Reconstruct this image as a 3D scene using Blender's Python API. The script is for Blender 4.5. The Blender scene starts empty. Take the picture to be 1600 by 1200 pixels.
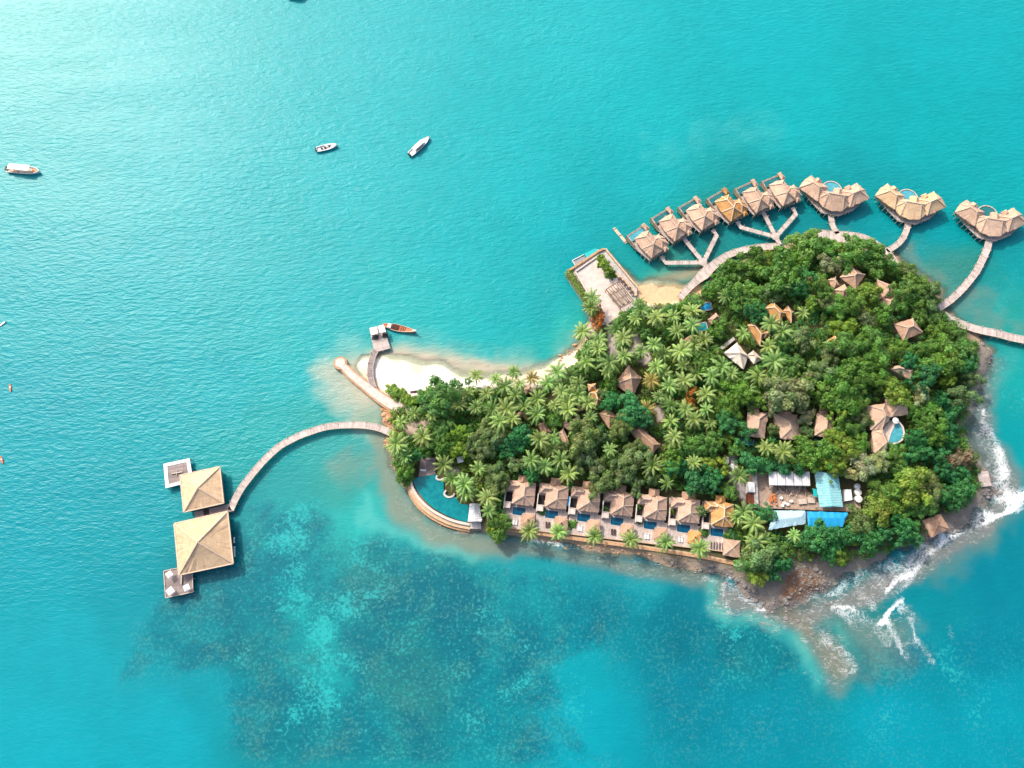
import bpy, math, random
import numpy as np
from mathutils import Vector
random.seed(7); RNG = np.random.default_rng(7)
SC = bpy.context.scene; COL = SC.collection
PI = math.pi
# ------------------------------------------------------------------ camera model (pixels of a 1600x1200 survey frame <-> metres)
FPX = 1164.0; CAMH = 270.0; PITCH = math.radians(17)
CP, SP = math.cos(PITCH), math.sin(PITCH)
def P(u, v, z=0.0):
    dx = (u-800)/FPX; dy = (600-v)/FPX
    wy = dy*CP+SP; wz = dy*SP-CP
    t = (z-CAMH)/wz
    return Vector((dx*t, wy*t, z))
def UV(x, y, z=0.0):                       # inverse, works on numpy arrays
    dz = z-CAMH
    cy = y*CP+dz*SP; cz = -y*SP+dz*CP
    return 800-FPX*x/cz, 600+FPX*cy/cz
# ------------------------------------------------------------------ numpy noise
_LAT = RNG.random((256, 256))
def vnoise(x, y):
    xi = np.floor(x).astype(int); yi = np.floor(y).astype(int)
    fx = x-xi; fy = y-yi; fx = fx*fx*(3-2*fx); fy = fy*fy*(3-2*fy)
    a = _LAT[xi % 256, yi % 256]; b = _LAT[(xi+1) % 256, yi % 256]
    c = _LAT[xi % 256, (yi+1) % 256]; d = _LAT[(xi+1) % 256, (yi+1) % 256]
    return (a*(1-fx)+b*fx)*(1-fy)+(c*(1-fx)+d*fx)*fy
def fbm(x, y, n=4):
    s = 0; a = .5
    for k in range(n):
        s = s+a*vnoise(x*2**k+17*k, y*2**k+31*k); a *= .5
    return s/(1-.5**n)
def sstep(a, b, x):
    t = np.clip((x-a)/(b-a), 0, 1); return t*t*(3-2*t)
def dist_poly(px, py, pts, closed):        # distance to polyline
    d = np.full(px.shape, 1e9)
    n = len(pts)
    for i in range(n if closed else n-1):
        ax, ay = pts[i][:2]; bx, by = pts[(i+1) % n][:2]
        ex, ey = bx-ax, by-ay; L = ex*ex+ey*ey+1e-9
        t = np.clip(((px-ax)*ex+(py-ay)*ey)/L, 0, 1)
        d = np.minimum(d, np.hypot(px-ax-t*ex, py-ay-t*ey))
    return d
def inside(px, py, pts):
    r = np.zeros(px.shape, bool); n = len(pts)
    for i in range(n):
        ax, ay = pts[i][:2]; bx, by = pts[(i+1) % n][:2]
        if ay == by: continue
        c = ((ay > py) != (by > py)) & (px < (bx-ax)*(py-ay)/(by-ay)+ax)
        r ^= c
    return r
def sdf(px, py, pts):
    d = dist_poly(px, py, pts, True)
    return np.where(inside(px, py, pts), d, -d)
def lin(c):
    c = np.asarray(c, float)/255
    return np.where(c <= .04045, c/12.92, ((c+.055)/1.055)**2.4)
def alb(r, g, b, k=.72):
    l = lin((r, g, b))*k
    return (float(l[0]), float(l[1]), float(l[2]), 1)
# ------------------------------------------------------------------ mesh builder
class MB:
    def __init__(s): s.v = []; s.f = []; s.uv = []; s.m = []
    def face(s, pts, uv=None, m=0):
        i = len(s.v); s.v += [tuple(p) for p in pts]; s.f.append(tuple(range(i, i+len(pts))))
        if uv is None:
            p0 = Vector(pts[0]); e = Vector(pts[1])-p0
            if e.length < 1e-6: e = Vector((1, 0, 0))
            e.normalize(); n = Vector((0, 0, 0))
            for k in range(1, len(pts)-1): n += (Vector(pts[k])-p0).cross(Vector(pts[k+1])-p0)
            n.normalize(); w = n.cross(e)
            uv = [((Vector(p)-p0).dot(e), (Vector(p)-p0).dot(w)) for p in pts]
        s.uv += uv; s.m.append(m)
    def box(s, x0, x1, y0, y1, z0, z1, m=0):
        a, b, c, d = (x0, y0), (x1, y0), (x1, y1), (x0, y1)
        s.prism([a, b, c, d], z0, z1, m)
    def prism(s, poly, z0, z1, m=0, mside=None, bottom=True):
        ar = sum(poly[i][0]*poly[(i+1) % len(poly)][1]-poly[(i+1) % len(poly)][0]*poly[i][1] for i in range(len(poly)))
        if ar < 0: poly = poly[::-1]
        zt = z1 if callable(z1) else (lambda x, y: z1)
        top = [(p[0], p[1], zt(p[0], p[1])) for p in poly]
        s.face(top, [(p[0], p[1]) for p in poly], m)
        if bottom: s.face([(p[0], p[1], z0) for p in poly[::-1]], None, m)
        for i in range(len(poly)):
            a, b = poly[i], poly[(i+1) % len(poly)]
            s.face([(a[0], a[1], z0), (b[0], b[1], z0), (b[0], b[1], zt(*b[:2])), (a[0], a[1], zt(*a[:2]))], None, m if mside is None else mside)
    def bar(s, p, q, w, h, m=0):               # rectangular bar from p to q, h hangs half up half down
        p = Vector(p); q = Vector(q); d = q-p
        if d.length < 1e-5: return
        n = Vector((-d.y, d.x, 0))
        n = n.normalized() if n.length > 1e-4 else Vector((1, 0, 0))
        u = d.normalized().cross(n); 
        if u.z < 0 or (abs(u.z) < 1e-4 and u.y < 0): u = -u
        n = n*w/2; u = u*h/2
        A = [p-n-u, p+n-u, p+n+u, p-n+u]; B = [q-n-u, q+n-u, q+n+u, q-n+u]
        s.face(A[::-1], None, m); s.face(B, None, m)
        for i in range(4): s.face([A[i], A[(i+1) % 4], B[(i+1) % 4], B[i]], None, m)
    def cyl(s, x, y, z0, z1, r0, r1=None, n=10, m=0, cap=True, cx=0, cy=0):
        r1 = r0 if r1 is None else r1
        a = [(x+r0*math.cos(2*PI*i/n), y+r0*math.sin(2*PI*i/n), z0) for i in range(n)]
        b = [(x+cx+r1*math.cos(2*PI*i/n), y+cy+r1*math.sin(2*PI*i/n), z1) for i in range(n)]
        for i in range(n): s.face([a[i], a[(i+1) % n], b[(i+1) % n], b[i]], None, m)
        if cap: s.face(b, None, m)
    def ribbon(s, pts, w, z0, z1, m=0):        # pts: (x,y[,width]) ; deck strip with thickness
        n = len(pts); L = 0; rows = []
        for i in range(n):
            a = Vector(pts[max(i-1, 0)][:2]); b = Vector(pts[min(i+1, n-1)][:2]); d = (b-a).normalized()
            nn = Vector((-d.y, d.x)); p = Vector(pts[i][:2]); ww = (pts[i][2] if len(pts[i]) > 2 else w)/2
            if i: L += (p-Vector(pts[i-1][:2])).length
            rows.append((p+nn*ww, p-nn*ww, L, ww))
        for i in range(n-1):
            l0, r0, a0, w0 = rows[i]; l1, r1, a1, w1 = rows[i+1]
            s.face([(r0.x, r0.y, z1), (r1.x, r1.y, z1), (l1.x, l1.y, z1), (l0.x, l0.y, z1)], [(a0, -w0), (a1, -w1), (a1, w1), (a0, w0)], m)
            s.face([(l0.x, l0.y, z0), (l1.x, l1.y, z0), (r1.x, r1.y, z0), (r0.x, r0.y, z0)], None, m)
            s.face([(r0.x, r0.y, z0), (r1.x, r1.y, z0), (r1.x, r1.y, z1), (r0.x, r0.y, z1)], None, m)
            s.face([(l1.x, l1.y, z0), (l0.x, l0.y, z0), (l0.x, l0.y, z1), (l1.x, l1.y, z1)], None, m)
        for k in (0, n-1):
            l, r = rows[k][:2]; q = [(l.x, l.y, z0), (r.x, r.y, z0), (r.x, r.y, z1), (l.x, l.y, z1)]
            s.face(q if k == 0 else q[::-1], None, m)
    def build(s, name, mats, parent=None, smooth=False, loc=None):
        me = bpy.data.meshes.new(name)
        if parent is not None and loc is None: off = Vector((0, 0, 0))
        off = Vector(loc) if loc is not None else Vector((0, 0, 0))
        me.from_pydata([(a-off.x, b-off.y, c-off.z) for a, b, c in s.v], [], s.f)
        ul = me.uv_layers.new(name='UVMap')
        ul.data.foreach_set('uv', np.array(s.uv, 'f').ravel())
        if not isinstance(mats, (list, tuple)): mats = [mats]
        for mm in mats: me.materials.append(mm)
        me.polygons.foreach_set('material_index', s.m)
        if smooth: me.polygons.foreach_set('use_smooth', [True]*len(s.f))
        me.update()
        o = bpy.data.objects.new(name, me); COL.objects.link(o)
        if parent is not None: o.parent = parent
        elif loc is not None: o.location = off
        return o
def thing(name, label, cat, loc=(0, 0, 0), rz=0, group=None):
    o = bpy.data.objects.new(name, None); COL.objects.link(o); o.empty_display_size = .5
    o.location = loc; o.rotation_euler = (0, 0, rz); o['label'] = label; o['category'] = cat
    if group: o['group'] = group
    return o
def tag(o, label, cat, group=None):
    o['label'] = label; o['category'] = cat
    if group: o['group'] = group
    return o
def struct(o, kind='structure'):
    o['kind'] = kind; return o
def dup(root, loc, rz, label=None, group=None):
    r = root.copy(); COL.objects.link(r); r.location = loc; r.rotation_euler = (0, 0, rz)
    if label: r['label'] = label
    if group: r['group'] = group
    for ch in list(root.children):
        c = ch.copy(); COL.objects.link(c); c.parent = r
        for g in list(ch.children):
            d = g.copy(); COL.objects.link(d); d.parent = c
    return r
def smooth_line(pts, step=1.5):
    pts = [tuple(map(float, p)) for p in pts]; out = []
    n = len(pts)
    for i in range(n-1):
        p0 = np.array(pts[max(i-1, 0)]); p1 = np.array(pts[i]); p2 = np.array(pts[i+1]); p3 = np.array(pts[min(i+2, n-1)])
        k = max(2, int(np.hypot(*(p2-p1)[:2])/step))
        for j in range(k):
            t = j/k
            out.append(tuple(.5*((2*p1)+(-p0+p2)*t+(2*p0-5*p1+4*p2-p3)*t*t+(-p0+3*p1-3*p2+p3)*t**3)))
    out.append(pts[-1]); return out
RISE = .7; RR = random.Random(21)
def polyroof(mb, poly, z, h, ridge, t=.35, m=0, caps=None, soff=.25):
    """hip roof over any convex eave polygon; ridge = one or two (x,y) points"""
    ar = sum(poly[i][0]*poly[(i+1) % len(poly)][1]-poly[(i+1) % len(poly)][0]*poly[i][1] for i in range(len(poly)))
    if ar < 0: poly = poly[::-1]
    R = [Vector((r[0], r[1], z+h)) for r in ridge]
    h *= RISE; R = [Vector((r.x, r.y, z+h)) for r in R]
    near = lambda p: min(R, key=lambda r: (r.x-p[0])**2+(r.y-p[1])**2)
    n = len(poly)
    for i in range(n):
        a, b = poly[i], poly[(i+1) % n]; A = Vector((a[0], a[1], z)); B = Vector((b[0], b[1], z)); ra, rb = near(a), near(b)
        # slightly sagging slope: split at mid height
        def up(p, r, f): q = p.lerp(r, f); q.z -= .05*h*math.sin(PI*f); return q
        e = (B-A).normalized()
        nrm = Vector((e.y, -e.x, 0)); k = max(2, int((B-A).length/.9)); E = []
        for j in range(k+1):
            q = A.lerp(B, j/k)
            if 0 < j < k: q = q+nrm*RR.gauss(0, .11)+Vector((0, 0, RR.gauss(-.03, .06)))
            E.append(q)
        m0, m1 = up(A, ra, .5), up(B, rb, .5)
        uvf = lambda p: ((p-A).dot(e)+i*37.3, ((p-A)-e*(p-A).dot(e)).length)
        for j in range(k):
            pts = [E[j], E[j+1], m0.lerp(m1, (j+1)/k), m0.lerp(m1, j/k)]
            mb.face(pts, [uvf(p) for p in pts], m)
            mb.face([(E[j].x, E[j].y, E[j].z-t), (E[j+1].x, E[j+1].y, E[j+1].z-t), E[j+1], E[j]], None, m)
        pts = [m0, m1, up(B, rb, 1), up(A, ra, 1)]
        if ra is rb: pts = pts[:3]
        mb.face(pts, [uvf(p) for p in pts], m)
        if caps is not None: caps.bar(up(A, ra, .02)+Vector((0, 0, .06)), ra+Vector((0, 0, .1)), .34, .16)
    mb.face([(p[0], p[1], z-t) for p in poly[::-1]], None, m)
    if caps is not None and len(R) == 2: caps.bar(R[0]+Vector((0, 0, .1)), R[1]+Vector((0, 0, .1)), .4, .2)
def rect(x0, x1, y0, y1): return [(x0, y0), (x1, y0), (x1, y1), (x0, y1)]
# ------------------------------------------------------------------ materials
def newmat(name):
    m = bpy.data.materials.new(name); m.use_nodes = True; nt = m.node_tree
    for n in list(nt.nodes): nt.nodes.remove(n)
    out = nt.nodes.new('ShaderNodeOutputMaterial')
    return m, nt, out
class G:                                        # tiny node graph helper
    def __init__(s, nt): s.nt = nt
    def n(s, t, **kw):
        nd = s.nt.nodes.new(t)
        for k, v in kw.items():
            if k == 'ins':
                for kk, vv in v.items():
                    if hasattr(vv, 'is_output'): s.nt.links.new(vv, nd.inputs[kk])
                    else: nd.inputs[kk].default_value = vv
            else: setattr(nd, k, v)
        return nd
    def math(s, op, a, b=0.0, clamp=False):
        nd = s.n('ShaderNodeMath', operation=op, use_clamp=clamp)
        for i, x in enumerate((a, b)):
            if hasattr(x, 'is_output'): s.nt.links.new(x, nd.inputs[i])
            else: nd.inputs[i].default_value = x
        return nd.outputs[0]
    def mix(s, fac, a, b, bt='MIX'):
        nd = s.n('ShaderNodeMix', data_type='RGBA', blend_type=bt)
        for k, x in ((0, fac), (6, a), (7, b)):
            if hasattr(x, 'is_output'): s.nt.links.new(x, nd.inputs[k])
            else: nd.inputs[k].default_value = x
        return nd.outputs[2]
    def rng(s, x, a, b, c=0.0, d=1.0, smooth=True):
        nd = s.n('ShaderNodeMapRange', interpolation_type='SMOOTHSTEP' if smooth else 'LINEAR')
        s.nt.links.new(x, nd.inputs[0])
        for i, q in enumerate((a, b, c, d)): nd.inputs[i+1].default_value = q
        return nd.outputs[0]
    def noise(s, vec, scale, detail=4, rough=.55, dist=0.0):
        nd = s.n('ShaderNodeTexNoise', ins={'Scale': scale, 'Detail': detail, 'Roughness': rough, 'Distortion': dist})
        if vec is not None: s.nt.links.new(vec, nd.inputs['Vector'])
        return nd.outputs['Fac']
    def mapping(s, vec, scale=(1, 1, 1), rot=(0, 0, 0)):
        nd = s.n('ShaderNodeMapping', ins={'Scale': scale, 'Rotation': rot}); s.nt.links.new(vec, nd.inputs['Vector']); return nd.outputs[0]
    def attr(s, name): return s.n('ShaderNodeAttribute', attribute_name=name)
    def link(s, a, b): s.nt.links.new(a, b)
def scale_col(c, f): return (c[0]*f, c[1]*f, c[2]*f, 1)
def m_plain(name, c, rough=.7, var=.25, sc=1.5, metal=0.0, spec=.3, bump=0.0):
    m, nt, out = newmat(name); g = G(nt)
    tc = g.n('ShaderNodeTexCoord').outputs['Object']
    f = g.noise(tc, sc, 6, .65)
    f2 = g.noise(tc, sc*9, 3, .6)
    ff = g.math('ADD', g.math('MULTIPLY', f, .65), g.math('MULTIPLY', f2, .35))
    col = g.mix(g.rng(ff, .3, .7), scale_col(c, 1-var), scale_col(c, 1+var*.7))
    b = g.n('ShaderNodeBsdfPrincipled', ins={'Base Color': col, 'Roughness': rough, 'Metallic': metal, 'Specular IOR Level': spec})
    if bump:
        bp = g.n('ShaderNodeBump', ins={'Strength': bump, 'Distance': .1, 'Height': f2}); g.link(bp.outputs[0], b.inputs['Normal'])
    g.link(b.outputs[0], out.inputs[0]); return m
def m_thatch(name, c, c2):
    m, nt, out = newmat(name); g = G(nt)
    uv = g.n('ShaderNodeTexCoord').outputs['UV']; ob = g.n('ShaderNodeTexCoord').outputs['Object']
    oi = g.n('ShaderNodeObjectInfo').outputs['Random']
    streak = g.noise(g.mapping(uv, (5, .7, 1)), 1.0, 5, .7)
    cours = g.noise(g.mapping(uv, (.25, 2.6, 1)), 1.0, 3, .6)
    patch = g.noise(ob, .35, 5, .6)
    grain = g.noise(ob, 5, 3, .7)
    f = g.math('ADD', g.math('ADD', g.math('MULTIPLY', streak, .38), g.math('MULTIPLY', cours, .2)), g.math('ADD', g.math('MULTIPLY', patch, .3), g.math('MULTIPLY', grain, .12)))
    col = g.mix(g.rng(f, .34, .66), scale_col(c2, .78), scale_col(c, 1.12))
    dirt = g.rng(g.noise(ob, .7, 5, .75), .54, .74)
    col = g.mix(g.math('MULTIPLY', dirt, .45), col, scale_col(c2, .5))
    hs = g.n('ShaderNodeHueSaturation', ins={'Color': col, 'Value': g.rng(oi, 0, 1, .9, 1.1, False)})
    b = g.n('ShaderNodeBsdfPrincipled', ins={'Base Color': hs.outputs[0], 'Roughness': .9, 'Specular IOR Level': .15})
    bp = g.n('ShaderNodeBump', ins={'Strength': .6, 'Distance': .25, 'Height': f}); g.link(bp.outputs[0], b.inputs['Normal'])
    g.link(b.outputs[0], out.inputs[0]); return m
def m_planks(name, c, width=.45, gap=.35):        # boards run across the UV u axis
    m, nt, out = newmat(name); g = G(nt)
    uv = g.n('ShaderNodeTexCoord').outputs['UV']
    sx = g.n('ShaderNodeSeparateXYZ', ins={0: uv}).outputs
    k = g.math('DIVIDE', sx[0], width); fl = g.math('FLOOR', k); fr = g.math('FRACT', k)
    wn = g.n('ShaderNodeTexWhiteNoise', noise_dimensions='1D', ins={'W': fl}).outputs['Value']
    k2 = g.math('FLOOR', g.math('DIVIDE', sx[0], 5.2)); wn2 = g.n('ShaderNodeTexWhiteNoise', noise_dimensions='1D', ins={'W': k2}).outputs['Value']
    seam = g.math('LESS_THAN', fr, .12)
    seam2 = g.math('LESS_THAN', g.math('FRACT', g.math('DIVIDE', sx[0], 5.2)), .05)
    val = g.math('ADD', g.math('ADD', .72, g.math('MULTIPLY', wn, .3)), g.math('MULTIPLY', wn2, .18))
    wear = g.noise(g.n('ShaderNodeTexCoord').outputs['Object'], .8, 6, .7)
    val = g.math('MULTIPLY', val, g.rng(wear, .3, .7, .8, 1.12))
    hs = g.n('ShaderNodeHueSaturation', ins={'Color': c, 'Value': val})
    col = g.mix(g.math('MULTIPLY', g.math('MAXIMUM', seam, seam2), gap*1.6), hs.outputs[0], scale_col(c, .35))
    b = g.n('ShaderNodeBsdfPrincipled', ins={'Base Color': col, 'Roughness': .8, 'Specular IOR Level': .2})
    g.link(b.outputs[0], out.inputs[0]); return m
def m_corrug(name, c, c2, period=.5, wear=.5):
    m, nt, out = newmat(name); g = G(nt)
    uv = g.n('ShaderNodeTexCoord').outputs['UV']; ob = g.n('ShaderNodeTexCoord').outputs['Object']
    sx = g.n('ShaderNodeSeparateXYZ', ins={0: uv}).outputs
    w = g.math('SINE', g.math('MULTIPLY', sx[0], 2*PI/period))
    n1 = g.noise(g.mapping(uv, (1.6, .25, 1)), 1.2, 5, .7); n2 = g.noise(ob, .5, 5, .65)
    f = g.rng(g.math('ADD', g.math('MULTIPLY', n1, .6), g.math('MULTIPLY', n2, .4)), .35, .65)
    col = g.mix(g.math('MULTIPLY', f, wear), c, c2)
    b = g.n('ShaderNodeBsdfPrincipled', ins={'Base Color': col, 'Roughness': .55, 'Specular IOR Level': .35})
    bp = g.n('ShaderNodeBump', ins={'Strength': .5, 'Distance': .06, 'Height': w}); g.link(bp.outputs[0], b.inputs['Normal'])
    g.link(b.outputs[0], out.inputs[0]); return m
def m_pool(name, c, c2):
    m, nt, out = newmat(name); g = G(nt)
    ob = g.n('ShaderNodeTexCoord').outputs['Object']
    n = g.noise(ob, .5, 5, .6); n2 = g.noise(ob, 2.5, 3, .6)
    col = g.mix(g.rng(n, .35, .7), c, c2)
    b = g.n('ShaderNodeBsdfPrincipled', ins={'Base Color': col, 'Roughness': .12, 'IOR': 1.33})
    bp = g.n('ShaderNodeBump', ins={'Strength': .15, 'Distance': .2, 'Height': n2}); g.link(bp.outputs[0], b.inputs['Normal'])
    g.link(b.outputs[0], out.inputs[0]); return m
def m_leaf(name, rough=.55, trans=.25):
    m, nt, out = newmat(name); g = G(nt)
    oc = g.n('ShaderNodeObjectInfo'); at = g.attr('tint')
    col = g.mix(1.0, oc.outputs['Color'], at.outputs['Color'], 'MULTIPLY')
    b = g.n('ShaderNodeBsdfPrincipled', ins={'Base Color': col, 'Roughness': rough, 'Specular IOR Level': .35})
    t = g.n('ShaderNodeBsdfTranslucent', ins={'Color': g.mix(1.0, col, (1.3, 1.5, .5, 1), 'MULTIPLY')})
    mx = g.n('ShaderNodeMixShader', ins={0: trans}); g.link(b.outputs[0], mx.inputs[1]); g.link(t.outputs[0], mx.inputs[2])
    g.link(mx.outputs[0], out.inputs[0]); return m
M = {}
M['thatch'] = m_thatch('thatch', alb(230, 196, 168), alb(202, 164, 138))
M['thatch_grey'] = m_thatch('thatch grey', alb(220, 184, 160), alb(190, 154, 132))
M['thatch_brown'] = m_thatch('thatch brown', alb(212, 174, 146), alb(178, 140, 116))
M['thatch_orange'] = m_thatch('thatch orange', alb(222, 172, 112), alb(190, 132, 78))
M['thatch_gold'] = m_thatch('thatch gold', alb(236, 202, 160), alb(220, 180, 138))
M['thatch_pav'] = m_thatch('thatch new', alb(240, 206, 166), alb(224, 186, 146))
M['thatch_pale'] = m_thatch('thatch pale', alb(250, 240, 226, .8), alb(238, 220, 200, .75))
M['cap'] = m_plain('ridge straw', alb(216, 188, 164), .9, .25)
M['cap_gold'] = m_plain('ridge straw gold', alb(234, 206, 178), .9, .2)
M['cap_brown'] = m_plain('ridge straw brown', alb(200, 160, 132), .9, .2)
M['deck'] = m_planks('weathered boards', alb(216, 198, 188))
M['deck_dark'] = m_planks('dark boards', alb(168, 152, 146))
M['plank_wall'] = m_planks('wall boards', alb(196, 172, 146), .25)
M['wood'] = m_plain('timber', alb(150, 122, 98), .8, .3)
M['wood_pale'] = m_plain('pale timber', alb(214, 196, 178), .8, .25)
M['wood_dark'] = m_plain('dark timber', alb(96, 76, 62), .8, .3)
M['white'] = m_plain('white paint', alb(240, 238, 234, .8), .5, .08)
M['cloth'] = m_plain('white cloth', alb(245, 242, 236, .8), .9, .08)
M['plaster'] = m_plain('pale plaster', alb(226, 212, 198), .85, .15)
M['terrace'] = m_planks('terrace slabs', alb(226, 206, 194), .9, .2)
M['concrete'] = m_plain('concrete', alb(204, 196, 190), .9, .3, .8)
M['paving'] = m_plain('pale paving', alb(226, 208, 196), .9, .25, .5)
M['sandstone'] = m_plain('sandstone', alb(218, 186, 152), .9, .3, 1.0, bump=.3)
M['stone_orange'] = m_plain('warm stone', alb(206, 162, 122), .9, .4, 1.2, bump=.4)
M['pool'] = m_pool('plunge pool water', alb(6, 78, 108), alb(16, 96, 128))
M['pool_bay'] = m_pool('bay pool water', alb(0, 122, 132), alb(14, 146, 148))
M['pool_light'] = m_pool('pale pool water', alb(70, 160, 176), alb(96, 180, 190))
M['pool_dark'] = m_pool('dark pool water', alb(40, 110, 116), alb(52, 126, 126))
M['dark'] = m_plain('dark interior', alb(58, 54, 52), .8, .3)  # flat dark tone for deck hole, court, side gap and jetty squares
M['black'] = m_plain('black rubber', (.02, .022, .024, 1), .5, .2)
M['lounge_dark'] = m_plain('dark rattan', alb(88, 66, 62), .8, .2)
M['turq'] = m_corrug('old turquoise sheet', alb(120, 196, 202), alb(176, 216, 214), .9, .8)
M['ltblue'] = m_corrug('light blue sheet', alb(176, 214, 228), alb(206, 228, 234), .9, .5)
M['blue'] = m_corrug('blue tarpaulin', alb(6, 150, 216, .75), alb(70, 190, 226), 2.4, .55)
M['sheet_white'] = m_corrug('white sheet', alb(240, 238, 236), alb(214, 206, 202), .8, .6)
M['orange'] = m_plain('orange paint', alb(232, 112, 50), .5, .2)
M['orange_wood'] = m_plain('orange varnish', alb(226, 140, 84), .5, .25, 2)
M['turq_cover'] = m_plain('turquoise cover', alb(30, 190, 190), .6, .12, bump=.2)
M['earth'] = m_plain('bare earth', alb(186, 160, 140), .95, .4, 1.0)
M['rust'] = m_plain('rust', alb(150, 84, 56), .9, .4, 2)
M['bark'] = m_plain('bark', alb(120, 104, 88), .9, .3, 2)
M['rock'] = m_plain('rock', alb(148, 142, 136), .95, .5, 1.4, bump=.5)
M['grey_metal'] = m_plain('grey metal', alb(150, 156, 160), .5, .2)
M['glass'] = m_plain('dark glass', (.03, .045, .05, 1), .1, .1, spec=.5)
M['leaf'] = m_leaf('leaves', .5, .4); M['frond'] = m_leaf('palm fronds', .4, .2)
# ------------------------------------------------------------------ island ground
COAST = [(597,640),(596,655),(606,668),(610,700),(618,730),(632,762),(645,788),(665,805),(700,822),(740,832),(790,836),(850,846),(920,858),(985,868),(1040,878),(1090,890),(1125,899),(1150,910),(1170,928),(1200,946),(1245,944),(1285,916),(1315,896),(1360,878),(1420,853),(1450,842),(1480,826),(1510,812),(1538,790),(1546,765),(1545,745),(1530,722),(1512,700),(1508,670),(1515,640),(1528,600),(1536,575),(1545,550),(1520,525),(1490,505),(1468,480),(1465,455),(1440,430),(1405,410),(1380,392),(1340,380),(1300,374),(1255,373),(1215,388),(1180,396),(1140,416),(1110,440),(1090,446),(1060,446),(1035,444),(1010,447),(999,452),(985,440),(962,412),(940,402),(905,428),(902,434),(916,470),(924,505),(912,525),(893,550),(868,565),(850,575),(810,586),(760,588),(710,581),(660,571),(625,562),(595,557),(566,562),(556,576),(572,595),(590,615)]
cw = [P(u, v, 0) for u, v in COAST]; cwp = [(p.x, p.y) for p in cw]
GX0, GX1, GY0, GY1, GS = min(p[0] for p in cwp)-30, max(p[0] for p in cwp)+30, min(p[1] for p in cwp)-30, max(p[1] for p in cwp)+30, 1.0
gx = np.arange(GX0, GX1, GS); gy = np.arange(GY0, GY1, GS)
TX, TY = np.meshgrid(gx, gy)
wob = 3.0
SD = sdf(TX+wob*(fbm(TX/9, TY/9)-.5)*2, TY+wob*(fbm(TX/9+50, TY/9+9)-.5)*2, cwp)
TU, TV = UV(TX, TY, 0)
BEACH = [(540,540),(640,552),(720,580),(800,585),(860,572),(905,555),(885,585),(850,598),(700,604),(655,618),(600,622),(570,600)]
COVE = [(990,445),(1095,432),(1100,455),(1070,475),(1000,480)]
bm = np.maximum(sstep(-14, 4, sdf(TU, TV, BEACH)), sstep(-8, 4, sdf(TU, TV, COVE)))
slope = .5*(1-bm)+.085*bm
TZ = np.where(SD > 0, np.minimum(SD*slope, 1.5+.2*bm), SD*.22)
hc = P(1330, 590, 0); h2 = P(1240, 470, 0); h3 = P(820, 680, 0)
hill = 9*np.exp(-(((TX-hc.x)/38)**2+((TY-hc.y)/40)**2))+4*np.exp(-(((TX-h2.x)/30)**2+((TY-h2.y)/22)**2))+1.5*np.exp(-(((TX-h3.x)/40)**2+((TY-h3.y)/14)**2))
TZ = TZ+hill*sstep(6, 26, SD)
rough = (fbm(TX/3.2, TY/3.2, 5)-.5)
rockz = sstep(-25, 10, sdf(TU, TV, [(1095,880),(1160,905),(1240,890),(1320,870),(1400,840),(1470,815),(1535,770),(1520,700),(1512,640),(1535,545),(1560,560),(1545,640),(1570,760),(1560,800),(1480,850),(1400,905),(1330,930),(1260,965),(1180,955)]))
TZ = TZ+rough*(.25+1.6*rockz*sstep(-4, 1, SD)*sstep(14, 6, SD))
def ground(x, y):
    fx = min(max((x-GX0)/GS, 0), len(gx)-1.001); fy = min(max((y-GY0)/GS, 0), len(gy)-1.001)
    i, j = int(fx), int(fy); a, b = fx-i, fy-j
    return float((TZ[j, i]*(1-a)+TZ[j, i+1]*a)*(1-b)+(TZ[j+1, i]*(1-a)+TZ[j+1, i+1]*a)*b)
def PG(u, v, h=0.0):                      # point h metres above the ground seen at pixel (u,v)
    z = 1.5
    for _ in range(8):
        p = P(u, v, z+h); z = max(ground(p.x, p.y), 0)
    return P(u, v, z+h)
def grid_mesh(name, X, Y, Z, cols, mat):
    ny, nx = X.shape; me = bpy.data.meshes.new(name)
    co = np.stack([X, Y, Z], -1).reshape(-1, 3).astype('f')
    idx = np.arange(nx*ny).reshape(ny, nx)
    q = np.stack([idx[:-1, :-1], idx[:-1, 1:], idx[1:, 1:], idx[1:, :-1]], -1).reshape(-1)
    nq = (nx-1)*(ny-1)
    me.vertices.add(nx*ny); me.vertices.foreach_set('co', co.ravel())
    me.loops.add(nq*4); me.loops.foreach_set('vertex_index', q.astype('i'))
    me.polygons.add(nq); me.polygons.foreach_set('loop_start', np.arange(0, nq*4, 4, dtype='i')); me.polygons.foreach_set('loop_total', np.full(nq, 4, 'i'))
    me.polygons.foreach_set('use_smooth', np.ones(nq, bool))
    for k, c in cols.items():
        if c.ndim == 3:
            a = me.color_attributes.new(k, 'FLOAT_COLOR', 'POINT')
            a.data.foreach_set('color', np.concatenate([c, np.ones(c.shape[:2]+(1,))], -1).astype('f').ravel())
        else:
            a = me.attributes.new(k, 'FLOAT', 'POINT'); a.data.foreach_set('value', c.astype('f').ravel())
    me.update(calc_edges=True); me.materials.append(mat)
    o = bpy.data.objects.new(name, me); COL.objects.link(o); return o
def paint(arr, mask, c, k=.72):
    c = lin(c)*k
    return arr*(1-mask[..., None])+c*mask[..., None]
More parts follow.
